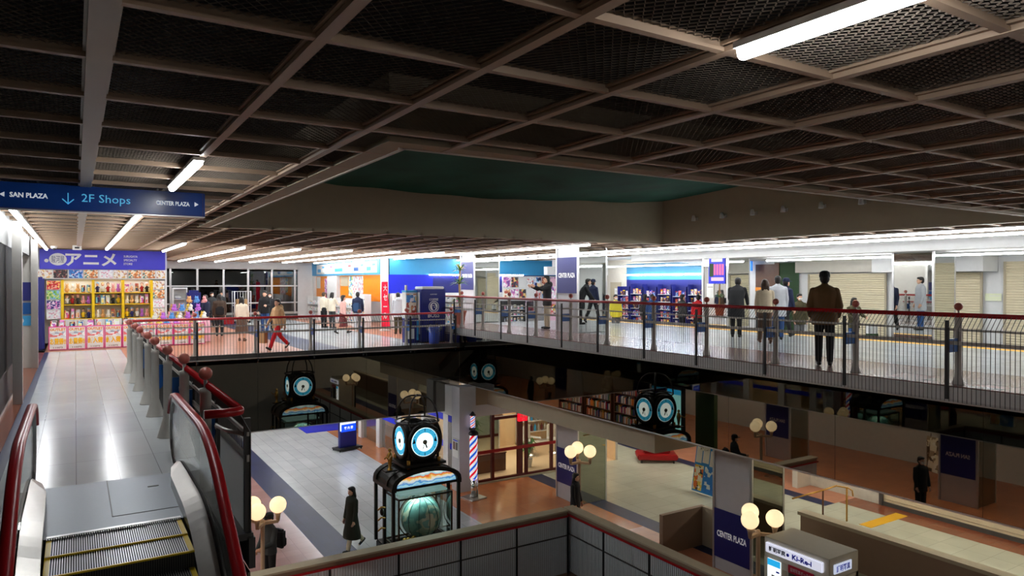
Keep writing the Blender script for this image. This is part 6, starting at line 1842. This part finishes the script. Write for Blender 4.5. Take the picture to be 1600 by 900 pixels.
t = thing('tote_bag', 'white and green tote bag held before the wide cream shutter', 'bag', (HANDS[pw.name][0][0] + (HANDS[pw.name][0][0] - 20.6) * .3, HANDS[pw.name][0][1] + (HANDS[pw.name][0][1] - 12.9) * .3, HANDS[pw.name][0][2] - .565), R(-25))
obj('bag', MB().box((-.16, -.06, 0), (.16, .06, .36), M['paper'], 0, .01).box((-.165, -.065, .0), (.165, .065, .1), M['green']), t); obj('handle', MB().tube([(-.08, 0, .36), (0, 0, .52), (.08, 0, .36)], .008, M['paper'], 6), t)
p = fl(1150, 527, ZR); person('person in a long black coat bending beside the mirrored column with posters', p, R(120), 1.72, C['black'], .55, C['black'], lean=24, hair_len=.0, fat=1.15)
# magazine shop customers
for lb, px, d_, top, bot, rz, kw in (
        ('person in a yellow and grey top beside the corridor door', 962, 26.5, C['yellow'], C['grey'], -20, dict(mask=True)),
        ('person in a black jacket turned sideways at the magazine racks', 1008, 27.5, C['black'], C['brownk'], 110, dict(fat=1.1)),
        ('person in a blue jacket at the magazine racks next to the black jacket', 1019, 27.2, C['blue'], C['jeans'], 150, {}),
        ('person in a dark grey jacket with a yellow shirt at the magazine racks', 1066, 26.6, C['darkgrey'], C['black'], 80, {}),
        ('person in a red and black jacket close to the mirrored column with posters', 1091, 26.0, C['red'], C['black'], 140, {})):
    t_ = (px - 800) / FPX
    person(lb, (d_ * (.529 + .849 * t_), d_ * (.849 - .529 * t_), 0), R(rz), 1.62, top, .8, bot, **kw)
p = fl(1606, 560, ZR); person('person in black with a dark bag, cut off by the end of the far railing', (p[0] + .25, p[1], ZR), R(60), 1.55, C['black'], .8, C['navy'], lean=35)
# ---- ground floor
p = fl(550, 860, Z1); person('person with black hair in a long dark olive coat crossing the white floor', p, R(-75), 1.62, C['coat'], .36, C['khaki'], hair_len=.04, legs=((14, 2), (-18, 24)), flare=.5, shoe=M['black'])
p = fl(421, 922, Z1); person('man in a black cap, white mask and grey jacket under the globe lamp', p, R(-62), 1.68, C['darkgrey'], .82, C['black'], hat=C['black'], mask=True, hair_len=.0, arms=((20, 6, 60), (10, 6, 30)))
strap_bag(p, R(-62), .0, .29, .85, 'dark backpack of the masked man under the globe lamp', C['black'], (.3, .16, .42))
person('person with black hair in dark clothes behind the low middle globe lamp', (11.5, 15.2, Z1), R(30), 1.6, C['black'], .75, C['black'], hair_len=.03)
person('person in dark clothes standing before the teal screen, seen mirrored', (2.3, 20.4, Z1), R(110), 1.68, C['black'], .7, C['black'])
person('person in dark clothes below the near walkway, seen mirrored low in the black glass', (1.4, 11.0, Z1), R(20), 1.7, C['black'], .7, C['black'], mask=True)
